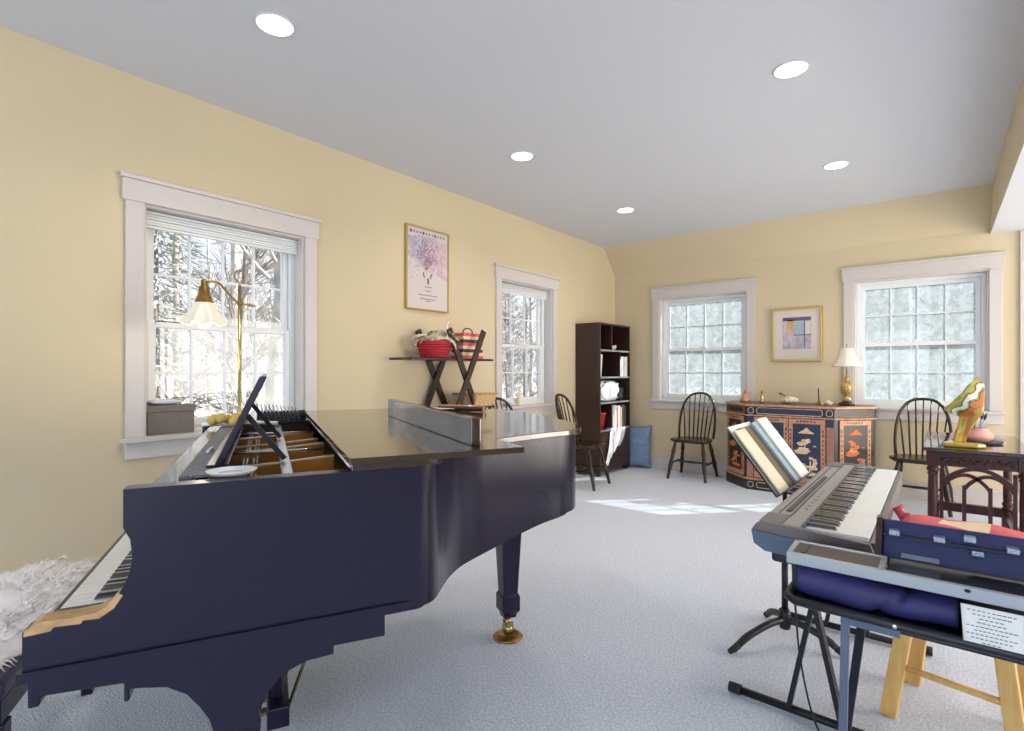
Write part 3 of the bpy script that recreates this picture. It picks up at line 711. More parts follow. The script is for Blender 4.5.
b = MB(); b.bx(D_-.018, D_, .02, L_-.02, .08, .53); dr = b.build('door', 'darkwood', bk, bevel=.002)
b = MB(); b.tube([(D_+.002, .42, .5), (D_+.02, .42, .49), (D_+.02, .48, .49), (D_+.002, .48, .5)], .004, 6); b.build('handle', 'steelblue', dr)
for y in (.03, L_-.06):
    for x in (.03, D_-.05):
        b = MB(); b.bx(x-.015, x+.025, y-.01, y+.03, 0, .06); b.build('foot', 'darkwood', bk)
# shelf edges are pale laminate
for z in zsh[1:5]:
    b = MB(); b.bx(D_-.002, D_+.001, .02, L_-.02, z, z+.02); b.build('shelf_edge', 'steelblue', bk)
def book(y, z, th, h, d_, m, label, lean=0, x=.06):
    t = thing('book', label, 'book', bkp(x, y, z+.0008))
    t.rotation_euler = (lean, 0, 0)
    b = MB(); b.bx(.004, d_-.004, .003, th-.003, .004, h-.004); b.build('pages', 'paper', t)
    b = MB(); b.bx(0, d_, 0, .003, 0, h); b.bx(0, d_, th-.003, th, 0, h); b.bx(d_-.003, d_, .003, th-.003, 0, h); b.build('cover', m, t)
book(.03, 1.185, .03, .27, .17, 'paper', 'white book leaning alone at the left of the second shelf', -.12)
ys = .53
for k, (th, h, m, lb) in enumerate(((.035, .22, 'paper', 'white book first beside the divider on the second shelf'), (.05, .25, 'greycloth', 'pale grey thick book in the middle beside the divider'), (.045, .24, 'greyblue', 'grey blue book third beside the divider'), (.05, .25, 'creampaper', 'cream book at the right end of the second shelf'))):
    book(ys, 1.185, th, h, .17, m, lb); ys += th+.006
t = thing('ornament', 'small pale ornament on the top shelf of the bookcase', 'ornament', bkp(.17, .45, 1.511), 0)
b = MB(); b.blob((0, 0, .03), (.035, .06, .03)); b.build('body', 'ceramic', t)
b = MB(); b.blob((0, .06, .05), (.02, .025, .022)); b.blob((0, -.05, .045), (.02, .02, .016)); b.build('head', 'ceramic', t)
# white bag on the middle shelf
b = MB(); rn = random.Random(9)
def crump(w, d, h, sd, k=.2):
    rr = random.Random(sd); ph = [rr.uniform(0, 6) for _ in range(8)]
    def fn(u, v):
        a = 2*PI*u; th = PI*v
        q = 1+k*(math.sin(5*a+ph[0]+4*th)*.5+math.sin(9*a+ph[1]-6*th)*.3+math.sin(13*a+ph[2]+9*th)*.2)
        e = .6
        sx = math.copysign(abs(math.cos(a))**e, math.cos(a)); sy = math.copysign(abs(math.sin(a))**e, math.sin(a))
        s_ = abs(math.sin(th))**.5
        return (w*sx*s_*q, d*sy*s_*q, h*(1+math.copysign(abs(math.cos(th))**.7, math.cos(th))*(1 if math.cos(th) < 0 else q)))
    return fn
b.grid(crump(.1, .235, .12, 2), 48, 20)
tag(b.build('plastic_bag', 'white', loc=bkp(.125, .32, .8805), rot=(0, 0, 0)), 'crumpled white plastic bag filling the middle bookcase shelf', 'bag')
b = MB(); b.grid(crump(.05, .06, .085, 4), 30, 14)
tag(b.build('dark_pouch', 'charcoal', loc=bkp(.14, .67, .8805), rot=(0, 0, 0)), 'dark pouch at the right of the white plastic bag', 'pouch')
t = thing('red_bucket', 'small red bucket on the lower bookcase shelf', 'bucket', bkp(.1, .158, .5505), 0)
b = MB(); b.lathe([(0, 0), (.09, 0), (.118, .185), (.126, .19), (.123, .197), (.112, .19), (.084, .006), (0, .006)], 24); b.build('body', 'red', t)
b = MB(); b.tube([(0, -.118, .185), (.03, -.06, .235), (.04, 0, .25), (.03, .06, .235), (0, .118, .185)], .004, 6); b.build('handle', 'white', t)
ys = .315
for k, (th, h, m, lb) in enumerate(((.03, .25, 'greycloth', 'pale magazine next to the divider on the lower shelf'), (.05, .28, 'paper', 'white binder beside the pale magazine on the lower shelf'), (.03, .24, 'redcloth', 'faded red booklet among white binders on the lower shelf'), (.05, .27, 'white', 'glossy white binder right of the faded red booklet'), (.04, .25, 'creamcloth', 'cream booklet in the lower shelf row'), (.05, .28, 'charcoal', 'charcoal binder second from the right on the lower shelf'), (.04, .26, 'darkfelt', 'dark plum book at the right end of the lower shelf'))):
    book(ys, .551, th, h, .19, m, lb); ys += th+.008
# pale striped papers hanging out over the door
b = MB()
for k, (y0_, y1_, z0_) in enumerate(((.26, .13, .12), (.36, .2, .2), (.46, .28, .26), (.56, .42, .33))):
    pts = catmull([(D_-.06, y0_+.05, .556), (D_+.012, y0_+.04, .552), (D_+.02, y0_, .5), (D_+.022, (y0_+y1_)/2+.02, (z0_+.5)/2), (D_+.02, y1_, z0_)], 4)
    b.grid(lambda u, v, p=pts: Vector(p[min(int(u*(len(p)-1)), len(p)-1)])+Vector((0, (v-.5)*(.11-.03*u), .0)), len(pts)-1, 4, k % 2)
tag(b.build('hanging_scarf', ['white', 'greycloth'], loc=(-3.436, 5.456, 0), rot=(0, 0, 0), solid=.003), 'pale ragged scarf hanging down over the bookcase door', 'scarf')
# blue pillow
b = MB(); f, g = cush(.165, .275, .065)
b.grid(f, 22, 22); b.grid(g, 22, 22)
R = Matrix.Rotation(math.radians(16), 4, 'X')
po = b.build('throw_pillow', 'bluepillow'); tag(po, 'slate blue throw pillow leaning upright between bookcase and far wall', 'pillow')
po.rotation_euler = (math.radians(78), math.radians(0), math.radians(14)); po.location = (-3.045, 6.35, .275)

# ------------------------------------------------------------------ chinoiserie cabinet
cb = thing('lacquer_cabinet', 'navy and gold painted lacquer cabinet with angled ends under the framed print', 'cabinet', (-1.19, 6.44, 0))
# local y negative = front
def outline(e=0): return [(-.69-e, 0), (-.69-e, -.22-e), (-.40-e*.6, -.52-e), (.40+e*.6, -.52-e), (.69+e, -.22-e), (.69+e, 0)]
b = MB(); b.prism(outline(0), .12, .79, 'xy'); b.build('carcass', 'blacklac', cb)
b = MB(); b.prism(outline(.012), 0, .105, 'xy'); b.build('plinth', 'blacklac', cb, bevel=.004)
b = MB(); b.prism(outline(.02), .105, .125, 'xy'); b.build('plinth_molding', 'copper', cb, bevel=.006)
b = MB(); b.prism(outline(.006), .79, .88, 'xy'); b.build('frieze', 'blacklac', cb)
b = MB(); b.prism(outline(.018), .778, .794, 'xy'); b.build('waist_molding', 'copper', cb, bevel=.005)
b = MB(); b.prism(outline(.022), .88, .905, 'xy'); b.build('top', 'copper', cb, bevel=.008, seg=3)
b = MB(); b.prism(outline(.005), .905, .9085, 'xy'); b.build('top_inlay', 'blacklac', cb)
# faces: list of (origin, direction) for each panel plane
def face_frame(p, q):
    p = Vector((*p, 0)); q = Vector((*q, 0)); d = (q-p); L = d.length; d.normalize(); nrm = Vector((d.y, -d.x, 0))
    return p, d, nrm, L
O = outline(0)
F_front = face_frame(O[2], O[3]); F_l = face_frame(O[1], O[2]); F_r = face_frame(O[3], O[4])
def fpt(F, x, z, off): return F[0]+F[1]*x+F[2]*off+Vector((0, 0, z))
def fbox(mb, F, x0, x1, z0, z1, o0, o1, mi=0):
    vs = [fpt(F, x, z, o_) for o_ in (o0, o1) for x, z in ((x0, z0), (x1, z0), (x1, z1), (x0, z1))]
    mb.add(vs, [(0,1,2,3),(4,5,6,7),(0,1,5,4),(1,2,6,5),(2,3,7,6),(3,0,4,7)], mi)
def fpoly(mb, F, pts, off, mi):
    th = .0022
    n = len(pts); a = [fpt(F, x, z, off) for x, z in pts]; c = [fpt(F, x, z, off-th) for x, z in pts]
    mb.add(a+c, [tuple(range(n))]+[(i, (i+1) % n, n+(i+1) % n, n+i) for i in range(n)], mi)
def scene_paint(mb, F, x0, x1, z0, z1, off, seed, g=0, o=1):
    rr = random.Random(seed); w = x1-x0; h = z1-z0; cx = (x0+x1)/2
    def el(x, z, a, c, mi, k=14, jag=.12): fpoly(mb, F, [(x+a*math.cos(2*PI*i/k)*(1+rr.uniform(-jag, jag)), z+c*math.sin(2*PI*i/k)*(1+rr.uniform(-jag, jag))) for i in range(k)], off+rr.uniform(0, .0006), mi)
    fpoly(mb, F, [(cx-.34*w, z0+.83*h), (cx-.1*w, z0+.9*h), (cx, z0+.95*h), (cx+.12*w, z0+.89*h), (cx+.32*w, z0+.83*h)], off, g)
    for k in range(7): el(cx-.1*w+rr.uniform(-.17, .17)*w, z0+(.62+rr.uniform(-.05, .1))*h, .1*w, .025*h, g)
    el(cx-.15*w, z0+.5*h, .3*w, .035*h, g); el(cx-.12*w, z0+.54*h, .2*w, .03*h, o); el(cx-.2*w, z0+.46*h, .24*w, .02*h, g)
    fpoly(mb, F, [(cx-.1*w, z0+.52*h), (cx-.06*w, z0+.52*h), (cx-.02*w, z0+.66*h), (cx-.05*w, z0+.66*h)], off, o)
    el(cx+.3*w, z0+.6*h, .06*w, .012*h, g)
    for k in range(13): el(cx+.12*w+rr.uniform(-.26, .26)*w, z0+(.27+rr.uniform(-.1, .12))*h, .085*w, .026*h, g if k % 3 else o)
    fpoly(mb, F, [(cx+.08*w, z0+.05*h), (cx+.13*w, z0+.05*h), (cx+.17*w, z0+.32*h), (cx+.13*w, z0+.32*h)], off, o)
    el(cx+.1*w, z0+.08*h, .34*w, .035*h, g); el(cx-.2*w, z0+.14*h, .16*w, .02*h, o)
def door_panel(F, x0, x1, name, field, seed, g, parent, paint=(0, 1)):
    d = MB(); fbox(d, F, x0, x1, .135, .77, .0, .016); dd = d.build(name, 'copper', parent, bevel=.002)
    b = MB(); fbox(b, F, x0+.038, x1-.038, .185, .725, .016, .0185); b.build('field', field, dd)
    b = MB(); scene_paint(b, F, x0+.042, x1-.042, .19, .72, .0215, seed, 0, 1); b.build('painted_scene', [g, 'ceramic' if g == 'goldpaint' else 'copper'], dd, recalc=False)
    b = MB(); rr = random.Random(seed+50)
    for xx in (x0+.017, x1-.017):
        for k in range(11):
            zz = .2+.045*k; fbox(b, F, xx-.006, xx+.006, zz, zz+rr.uniform(.012, .035), .016, .0175)
    for k in range(6): fbox(b, F, x0+.07+.03*k, x0+.07+.03*k+.02, .742, .754, .016, .0175)
    b.build('border_motif', 'navypanel' if field == 'navypanel' else 'blacklac', dd)
    return dd
dl = door_panel(F_front, .075, .396, 'door', 'navypanel', 1, 'goldpaint', cb)
dr2 = door_panel(F_front, .404, .725, 'door', 'navypanel', 2, 'goldpaint', cb)
door_panel(F_l, .04, F_l[3]-.05, 'end_panel', 'blacklac', 3, 'orangepaint', cb)
door_panel(F_r, .05, F_r[3]-.04, 'end_panel', 'blacklac', 4, 'orangepaint', cb)
b = MB(); fbox(b, F_front, .385, .392, .42, .52, .016, .026); fbox(b, F_front, .408, .415, .42, .52, .016, .026); b.build('escutcheon', 'brassdark', cb)
for x in (.0, .733):
    b = MB(); fbox(b, F_front, x+.004, x+.063, .135, .70, .0, .012, 0); fbox(b, F_front, x+.004, x+.063, .70, .77, .0, .012, 1)
    for k in range(4): fbox(b, F_front, x+.010+.013*k, x+.017+.013*k, .14, .69, .012, .0145, 2)
    b.build('pilaster', ['copper', 'navypanel', 'rosepaint'], cb)
def ring(mb, F, x0, x1, z0, z1, off, t_, mi):
    c = .012
    P = [(x0+c, z0), (x1-c, z0), (x1, z0+c), (x1, z1-c), (x1-c, z1), (x0+c, z1), (x0, z1-c), (x0, z0+c)]
    mb.tube([fpt(F, x, z, off) for x, z in P], t_, 4, mi, closed=True)
b = MB()
fbox(b, F_front, .1, .7, .806, .868, .006, .0075, 1); ring(b, F_front, .1, .7, .806, .868, .008, .0028, 0)
for x in (.01, .73): fbox(b, F_front, x+.004, x+.056, .808, .866, .006, .0075, 1); ring(b, F_front, x+.004, x+.056, .808, .866, .008, .0028, 0)
for F in (F_l, F_r): ring(b, F, .04, F[3]-.04, .806, .868, .008, .0028, 2)
ring(b, F_front, .1, .7, .03, .085, .016, .0028, 0)
for x in (.014, .734): ring(b, F_front, x, x+.052, .03, .085, .016, .0028, 0)
b.build('gilt_cartouche', ['ceramic', 'navypanel', 'copper'], cb)
CT = .909
# things on the cabinet
t = thing('figurine', 'small reddish brown seated figurine at the left end of the cabinet top', 'figurine', (-1.685, 6.2, CT))
b = MB(); b.lathe([(.045, 0), (.05, .02), (.035, .06), (.025, .085), (.012, .1)], 14); b.blob((.035, 0, .03), (.03, .03, .03)); b.build('body', 'copper', t)
b = MB(); b.blob((0, 0, .113), (.018, .018, .02)); b.build('head', 'orangepaint', t)
t = thing('figurine', 'small brass standing figurine second from the left on the cabinet', 'figurine', (-1.51, 6.2, CT))
b = MB(); b.lathe([(.028, 0), (.03, .012), (.016, .03), (.022, .06), (.014, .09), (.008, .1)], 14); b.build('body', 'brass', t)
b = MB(); b.blob((0, 0, .115), (.013, .013, .018)); b.build('head', 'brassdark', t)
t = thing('ceramic_bowl', 'cream lidded bowl with a spoon at the middle of the cabinet top', 'bowl', (-1.235, 6.2, CT))
b = MB(); b.lathe([(0, 0), (.04, 0), (.07, .02), (.078, .045), (.06, .065), (.02, .075), (0, .076)], 24)
for k in range(10): b.blob((.068*math.cos(k*.628), .068*math.sin(k*.628), .035), (.018, .018, .025), n=8)
b.build('body', 'ceramic', t)
b = MB(); b.tube([(-.03, 0, .07), (-.07, 0, .095), (-.1, 0, .105)], [.006, .008, .012], 8); b.build('spoon', 'brassdark', t)
t = thing('incense_stand', 'thin upright stick stand near the lamp on the cabinet', 'ornament', (-.963, 6.2, CT))
b = MB(); b.lathe([(.04, 0), (.04, .008), (.012, .016), (.008, .03)], 16); b.build('base', 'brassdark', t)
b = MB(); b.tube([(0, 0, .02), (-.006, 0, .165)], .006, 8); b.build('stick', 'charcoal', t)
t = thing('small_dish', 'small white dish beside the table lamp', 'dish', (-.873, 6.17, CT))
b = MB(); b.lathe([(0, 0), (.03, 0), (.042, .022), (.04, .03), (.0, .034)], 18); b.build('body', 'ceramic', t)
b = MB(); b.blob((0, 0, .036), (.012, .012, .01)); b.build('knob', 'white', t)
tl = thing('table_lamp', 'gold urn table lamp with ivory bell shade on the cabinet', 'lamp', (-.725, 6.24, CT))
b = MB(); b.lathe([(.07, 0), (.072, .018), (.055, .03), (.03, .034)], 24); b.build('base', 'blacklac', tl)
b = MB(); b.lathe([(.03, .034), (.045, .05), (.04, .065), (.018, .08), (.02, .09), (.045, .12), (.058, .165), (.05, .21), (.026, .24), (.014, .25), (.02, .258), (.02, .28), (.008, .29), (.008, .36)], 24); b.build('urn', 'lampbody', tl)
def bell(u, v):
    a = 2*PI*u; r = .062+.07*v**1.9+.012*v*0; z = .575-.185*v
    return (r*math.cos(a)*(1+.02*v*math.cos(8*a)), r*math.sin(a)*(1+.02*v*math.cos(8*a)), z)
b = MB(); b.grid(bell, 48, 10); b.build('lamp_shade', 'lampshade', tl, solid=.003)
b = MB()
for k in range(8): b.tube([bell(k/8, j/8) for j in range(9)], .0018, 5)
b.tube([bell(i/40, 1) for i in range(40)], .003, 5, closed=True); b.tube([bell(i/40, 0) for i in range(40)], .003, 5, closed=True); b.build('shade_piping', 'greycloth', tl)
b = MB(); b.tube([(0, 0, .36), (0, 0, .6)], .003, 6); b.blob((0, 0, .605), (.008, .008, .012)); b.build('finial', 'brass', tl)
# framed print on far wall
t = thing('framed_print', 'square gilt framed print of pastel blocks on the far wall above the cabinet', 'picture', (-1.218, YF, 1.655))
hw, hh = .25, .295; fw_ = .022
b = MB()
b.prism([(-hw, -hh), (hw, -hh), (hw, -hh+fw_), (-hw, -hh+fw_)], -.03, 0, 'xz'); b.prism([(-hw, hh-fw_), (hw, hh-fw_), (hw, hh), (-hw, hh)], -.03, 0, 'xz')
b.bx(-hw, -hw+fw_, -.03, 0, -hh+fw_, hh-fw_); b.bx(hw-fw_, hw, -.03, 0, -hh+fw_, hh-fw_); b.build('frame', 'goldframe', t, bevel=.006)
b = MB(); b.bx(-hw+fw_, hw-fw_, -.014, -.002, -hh+fw_, hh-fw_); b.build('mat_board', 'mat_board', t)
b = MB(); y0 = -.0145
poly(b, [(-.14, -.16), (.14, -.16), (.14, .19), (-.14, .19)], y0, 0)
poly(b, [(-.135, .0), (-.05, -.12), (-.03, .02), (-.05, .14), (-.12, .17)], y0-.0006, 1)
poly(b, [(-.1, .06), (-.03, .03), (-.02, .16), (-.09, .17)], y0-.001, 2)
poly(b, [(-.02, .0), (.07, .0), (.07, .14), (-.02, .14)], y0-.0006, 3); poly(b, [(.085, .0), (.135, .0), (.135, .14), (.085, .14)], y0-.0006, 4); poly(b, [(-.02, -.14), (.07, -.14), (.07, -.02), (-.02, -.02)], y0-.0006, 0)
poly(b, [(.072, -.15), (.083, -.15), (.083, .15), (.072, .15)], y0-.0012, 5); poly(b, [(-.03, -.012), (.14, -.012), (.14, -.002), (-.03, -.002)], y0-.0013, 5)
poly(b, [(-.14, .15), (.14, .15), (.14, .19), (-.14, .19)], y0-.001, 5)
b.build('print', ['lilac', 'pink', 'wicker', 'greyblue', 'mat_board', 'darkink'], t, recalc=False)

# ------------------------------------------------------------------ carved gothic table
tb = thing('carved_table', 'dark carved table with open gothic arch sides under the right window', 'table', (.19, 5.1, 0))
hx, hy, H = .275, .6, .74
b = MB(); b.bx(-hx, hx, -hy, hy, H-.024, H); b.build('table_top', 'tabletop', tb, bevel=.006, seg=3)
b = MB(); b.bx(-hx+.015, hx-.015, -hy+.015, hy-.015, H-.034, H-.024); b.build('top_molding', 'mahogany', tb, bevel=.003)
px, py = hx-.05, hy-.05
for sx in (-1, 1):
    for sy in (-1, 1):
        b = MB(); x, y = sx*px, sy*py
        b.bx(x-.034, x+.034, y-.034, y+.034, .0, .16)
        b.bx(x-.034, x+.034, y-.034, y+.034, .62, H-.034)
        b.lathe([(.034, .16), (.036, .175), (.026, .185), (.034, .2), (.034, .215), (.024, .225), (.028, .24), (.028, .3), (.026, .45), (.024, .555), (.033, .565), (.024, .575), (.034, .585), (.034, .6), (.026, .61), (.034, .62)], 16, (x, y, 0)); b.build('leg', 'mahogany', tb, bevel=.002)
def side_panel(axis, fixed, half):
    P = (lambda a, z, o=0: (a, fixed+o, z)) if axis == 'x' else (lambda a, z, o=0: (fixed+o, a, z))
    up = (0, 1, 0) if axis == 'x' else (1, 0, 0)
    b = MB(); inner = half-.034
    def bb(a0, a1, z0, z1, t_=.012):
        if axis == 'x': b.bx(a0, a1, fixed-t_, fixed+t_, z0, z1)
        else: b.bx(fixed-t_, fixed+t_, a0, a1, z0, z1)
    bb(-inner, inner, .1, .17, .02); b.build('low_rail', 'mahogany', tb); b = MB(); bb(-inner, inner, .62, H-.034, .016)
    b.build('apron', 'mahogany', tb); b = MB()
    rr = random.Random(3)
    for k in range(22):
        a = -inner+.02+(2*inner-.04)*k/21; r = .013
        b.blob(P(a, .662+.012*math.sin(k*2.3), -.016 if axis == 'x' else .016), (r, .008, .011) if axis == 'x' else (.008, r, .011), n=8)
    o = b.build('carved_scroll', 'mahogany', tb)
    if fixed > 0: return
    b = MB(); bars = [-inner+.012, -inner/3, inner/3, inner-.012]
    for a in bars: b.bar(P(a, .17), P(a, .5 if abs(a) < inner*.5 else .6), .021, .018, up)
    def arch(a0, a1, z0, rise, w=.021):
        pts = [(a0+(a1-a0)*i/16, z0+rise*math.sin(PI*i/16)**.8) for i in range(17)]
        for i in range(16): b.bar(P(*pts[i]), P(*pts[i+1]), w, w*1.1, up)
    arch(bars[0], bars[3], .505, .108, .024)
    arch(bars[0], bars[2], .475, .095); arch(bars[1], bars[3], .475, .095)
    arch(bars[0], bars[1], .47, .08) if False else None
    b.build('arch_tracery', 'mahogany', tb)
side_panel('x', -py, px); side_panel('x', py, px); 
for fx in (-px, px):
    b = MB(); b.bx(fx-.012, fx+.012, -py+.034, py-.034, .1, .16); b.build('side_rail', 'mahogany', tb); b = MB(); b.bx(fx-.012, fx+.012, -py+.034, py-.034, .64, H-.034); b.build('side_rail', 'mahogany', tb)
# swirled glass sculpture
t = thing('glass_sculpture', 'tall swirled green and amber glass sculpture on the carved table', 'sculpture', (.115, 4.66, H+.0008), .05)
b = MB(); b.prism([(-.1, -.05), (-.02, -.06), (.08, -.055), (.125, -.02), (.11, .03), (.0, .06), (-.09, .04)], 0, .03, 'xy'); b.build('foot', 'agate_y', t, bevel=.012, seg=3)
KEY = [(0, -.035, .03, .025, .03), (.2, -.022, .12, .04, .115), (.36, -.008, .2, .075, .18), (.46, -.085, .238, .105, .225), (.56, -.082, .262, .112, .27), (.7, -.035, .318, .118, .33), (.86, .025, .395, .122, .405), (1, .078, .47, .092, .468)]
def sc(u, v):
    for a, c in zip(KEY, KEY[1:]):
        if v <= c[0]+1e-9: f_ = (v-a[0])/(c[0]-a[0]); k = [a[i]+(c[i]-a[i])*f_ for i in range(5)]; break
    x = k[1]+(k[3]-k[1])*u; z = k[2]+(k[4]-k[2])*u
    y = .022*math.sin(22*x+12*z)+.01*math.sin(40*z)
    return (x, y, z)
nu, nv = 26, 60
b = MB(); b.add([sc(i/nu, j/nv) for i in range(nu+1) for j in range(nv+1)], [])
for i in range(nu):
    for j in range(nv):
        x, _, z = sc((i+.5)/nu, (j+.5)/nv)
        q = ((x+.086)*.227-(z-.245)*.169)/.283+.009*math.sin(55*x+38*z)+.005*math.sin(110*z)
        if z < .2: mi = 2 if math.sin(120*x-24*z+1) > .45 else (1 if math.sin(160*x-40*z) > .8 else 0)
        elif q < .022: mi = 0 if q > .008 else 1
        elif q < .034: mi = 1
        elif q < .041: mi = 4
        elif q < .068: mi = 3
        elif q < .078: mi = 1
        elif q < .084: mi = 4
        elif q < .13: mi = 2
        else: mi = 0
        b.f.append([i*(nv+1)+j, (i+1)*(nv+1)+j, (i+1)*(nv+1)+j+1, i*(nv+1)+j+1]); b.mi.append(mi); b.sm.append(True)
b.build('sail', ['agate_y', 'agate_g', 'agate_o', 'agate_w', 'agate_d'], t, solid=.02)
# pink pot with brushes
t = thing('dark_tray', 'flat dark tray under the pink pot on the carved table', 'tray', (.21, 5.02, H+.0008), .3)
b = MB(); b.lathe([(0, 0), (.13, 0), (.14, .008), (.135, .011), (.125, .005), (0, .005)], 28); b.build('plate', 'charcoal', t)
b = MB(); b.lathe([(.135, .009), (.141, .009), (.141, .012), (.135, .012)], 28); b.build('rim_line', 'blackmetal', t)
t = thing('pink_pot', 'round pink clay pot holding brushes on the carved table', 'pot', (.2, 5.02, H+.0065))
b = MB(); b.lathe([(0, 0), (.065, 0), (.098, .03), (.1, .05), (.07, .085), (.066, .092), (.072, .1), (.068, .102), (.06, .092), (.062, .085), (.085, .05), (.06, .01), (0, .008)], 28); b.build('body', 'pinkpot', t)
for k, (dx, dy, hh_, m) in enumerate(((.03, .0, .2, 'brush'), (-.005, .01, .21, 'charcoal'), (.045, .02, .19, 'greyblue'), (-.03, -.01, .13, 'chairwood'))):
    u = thing('paintbrush', ['blue grey brush leaning right in the pink pot', 'charcoal handled brush standing upright in the pink pot', 'pale blue brush farthest right in the pink pot', 'short dark knobbed tool in the pink pot'][k], 'brush', (.2+dx*.3, 5.02+dy*.3, H+.02))
    b = MB(); b.tube([(0, 0, 0), (dx*.8, dy, hh_*.75)], .005, 8); b.build('handle', m, u)
    b = MB(); b.tube([(dx*.8, dy, hh_*.75), (dx*.95, dy*1.1, hh_*.88), (dx*1.1, dy*1.2, hh_)], [.006, .011, .003], 8); b.build('bristle', 'charcoal' if k != 3 else m, u)

# ------------------------------------------------------------------ music stand with books
ms = thing('music_stand', 'black tripod music stand holding open books behind the digital piano', 'music stand', (-.556, 2.69, 0))
b = MB(); b.tube([(0, 0, .12), (0, 0, .42)], .014, 12); b.tube([(0, 0, .4), (0, 0, .752)], .0095, 12); b.build('column', 'blackmetal', ms)
b = MB(); b.lathe([(.022, .06), (.026, .08), (.026, .13), (.018, .15)], 16); b.lathe([(.018, .385), (.02, .4), (.018, .43)], 14); b.build('collar', 'blackmetal', ms)
for k, (ex, ey) in enumerate(((-.16, -.28), (.24, 0), (-.13, .2))):
    b = MB(); pts = catmull([(0, 0, .1), (ex*.3, ey*.3, .095), (ex*.7, ey*.7, .06), (ex*.95, ey*.95, .014)], 5); b.tube(pts, [.016]*(len(pts)-4)+[.015, .014, .013, .012], 10); lg = b.build('leg', 'blackmetal', ms)
    b = MB(); b.tube([(ex*.86, ey*.86, .032), (ex*1.02, ey*1.02, .012)], [.016, .011], 10); b.build('foot_pad', 'rubber', lg)
ang = math.atan2(.27, .19)
R = Matrix.Rotation(-ang, 3, 'Y')
# desk local axes: up-slope direction points to -x,+z ; normal to +x,+z
U = Vector((-.6, 0, .8)); Nn = Vector((.8, 0, .6)); Y = Vector((0, 1, 0)); D0 = Vector((-.508-(-.556)-.02, 0, .727))
def dk(y, u, n): return D0+Y*y+U*u+Nn*n
def dbox(mb, y0, y1, u0, u1, n0, n1, mi=0):
    vs = [dk(y, u, n) for n in (n0, n1) for y, u in ((y0, u0), (y1, u0), (y1, u1), (y0, u1))]
    mb.add(vs, [(0,1,2,3),(4,5,6,7),(0,1,5,4),(1,2,6,5),(2,3,7,6),(3,0,4,7)], mi)
b = MB(); dbox(b, -.29, .25, 0, .31, -.004, 0); b.build('desk', 'blackmetal', ms)
b = MB(); dbox(b, -.29, .25, -.004, .0, -.004, .055); b.build('ledge', 'blackmetal', ms)
def sbook(name, label, y0, y1, u1, n0, n1, cover, page='paper', skew=0):
    t = thing(name, label, 'book', (-.556, 2.69, 0))
    b = MB(); dbox(b, y0+.002, y1-.002, .003, u1-.004, n0+.0015, n1-.0015); b.build('pages', page, t)
    b = MB(); dbox(b, y0, y1, .001, u1, n0, n0+.0015); dbox(b, y0, y1, .001, u1, n1-.0015, n1); dbox(b, y0, y0+.0015, .001, u1, n0, n1); b.build('cover', cover, t)
sbook('sheet_music_book', 'white sheets standing behind the books on the music stand', -.28, .06, .34, .0005, .006, 'paper')
sbook('book', 'olive brown book between the cream and grey blue ones on the music stand', -.2, .03, .318, .0065, .014, 'olive')
sbook('book', 'grey blue book with dark spine edge on the music stand', -.0, .12, .325, .0145, .028, 'greyblue')
sbook('book', 'tall white book at the far side of the music stand', .075, .245, .33, .0285, .038, 'paper')
sbook('sheet_music_book', 'cream sheet music book at the near edge of the music stand', -.285, -.13, .31, .0145, .021, 'creampaper', 'creampaper')

# ------------------------------------------------------------------ digital piano on its stand
dp = thing('digital_piano', 'silver grey digital piano keyboard seen from its end', 'keyboard', (0, 0, .01))
Y0, Y1 = 1.86, 3.36; ZT = .74
prof = [(-.44, .655), (-.472, .675), (-.482, .712), (-.474, .732), (-.46, ZT), (-.342, ZT-.003), (-.335, ZT-.02), (-.155, ZT-.02), (-.15, .66), (-.2, .645)]
b = MB(); b.prism(prof, Y0+.03, Y1-.03, 'xz'); b.build('body', 'kbgrey', dp)
endp = [(-.445, .652), (-.478, .672), (-.486, .715), (-.145, .692), (-.145, .655), (-.2, .642)]
endt = [(-.486, .715), (-.474, .735), (-.458, ZT+.003), (-.345, ZT+.001), (-.25, ZT-.006), (-.16, ZT-.012), (-.145, .692)]
for ya, yb in ((Y0, Y0+.03), (Y1-.03, Y1)):
    b = MB(); b.prism(endp, ya, yb, 'xz'); b.prism(endt, ya+(.008 if ya == Y0 else 0), yb, 'xz', 1); b.build('end_block', ['kbdark', 'kbbrown'], dp)
b = MB(); b.bx(-.43, -.19, Y0+.02, Y1-.02, .615, .655); b.build('underside', 'blackplastic', dp, bevel=.01)
b = MB(); b.bx(-.468, -.40, Y0+.03, Y0+.16, ZT-.001, ZT+.003); b.build('speaker_grille', 'kbbrown', dp)
b = MB(); b.bx(-.468, -.40, Y1-.16, Y1-.03, ZT-.001, ZT+.003); b.build('speaker_grille', 'kbbrown', dp)
b = MB(); b.bx(-.44, -.437, Y0+.18, Y1-.18, ZT-.002, ZT+.0015); b.bx(-.40, -.397, Y0+.16, Y1-.04, ZT-.002, ZT+.0012); b.bx(-.425, -.41, Y0+.22, Y1-.5, ZT-.002, ZT+.004); b.build('panel_groove', 'kbgroove', dp)
b = MB()
for k in range(7): b.tube([(-.375, Y0+.3+.06*k, ZT-.004), (-.375, Y0+.3+.06*k, ZT+.003)], .006, 8)
b.build('panel_button', 'kbgrey', dp)
b = MB(); b.bx(-.346, -.336, Y0+.03, Y1-.03, ZT-.018, ZT+.002); b.build('key_felt', 'kbgroove', dp)
b = MB(); b.bx(-.158, -.146, Y0+.03, Y1-.03, ZT-.075, ZT-.012); b.build('front_rail', 'kbbrown', dp)
ky0, ky1 = Y0+.055, Y1-.055; kp = (ky1-ky0)/52
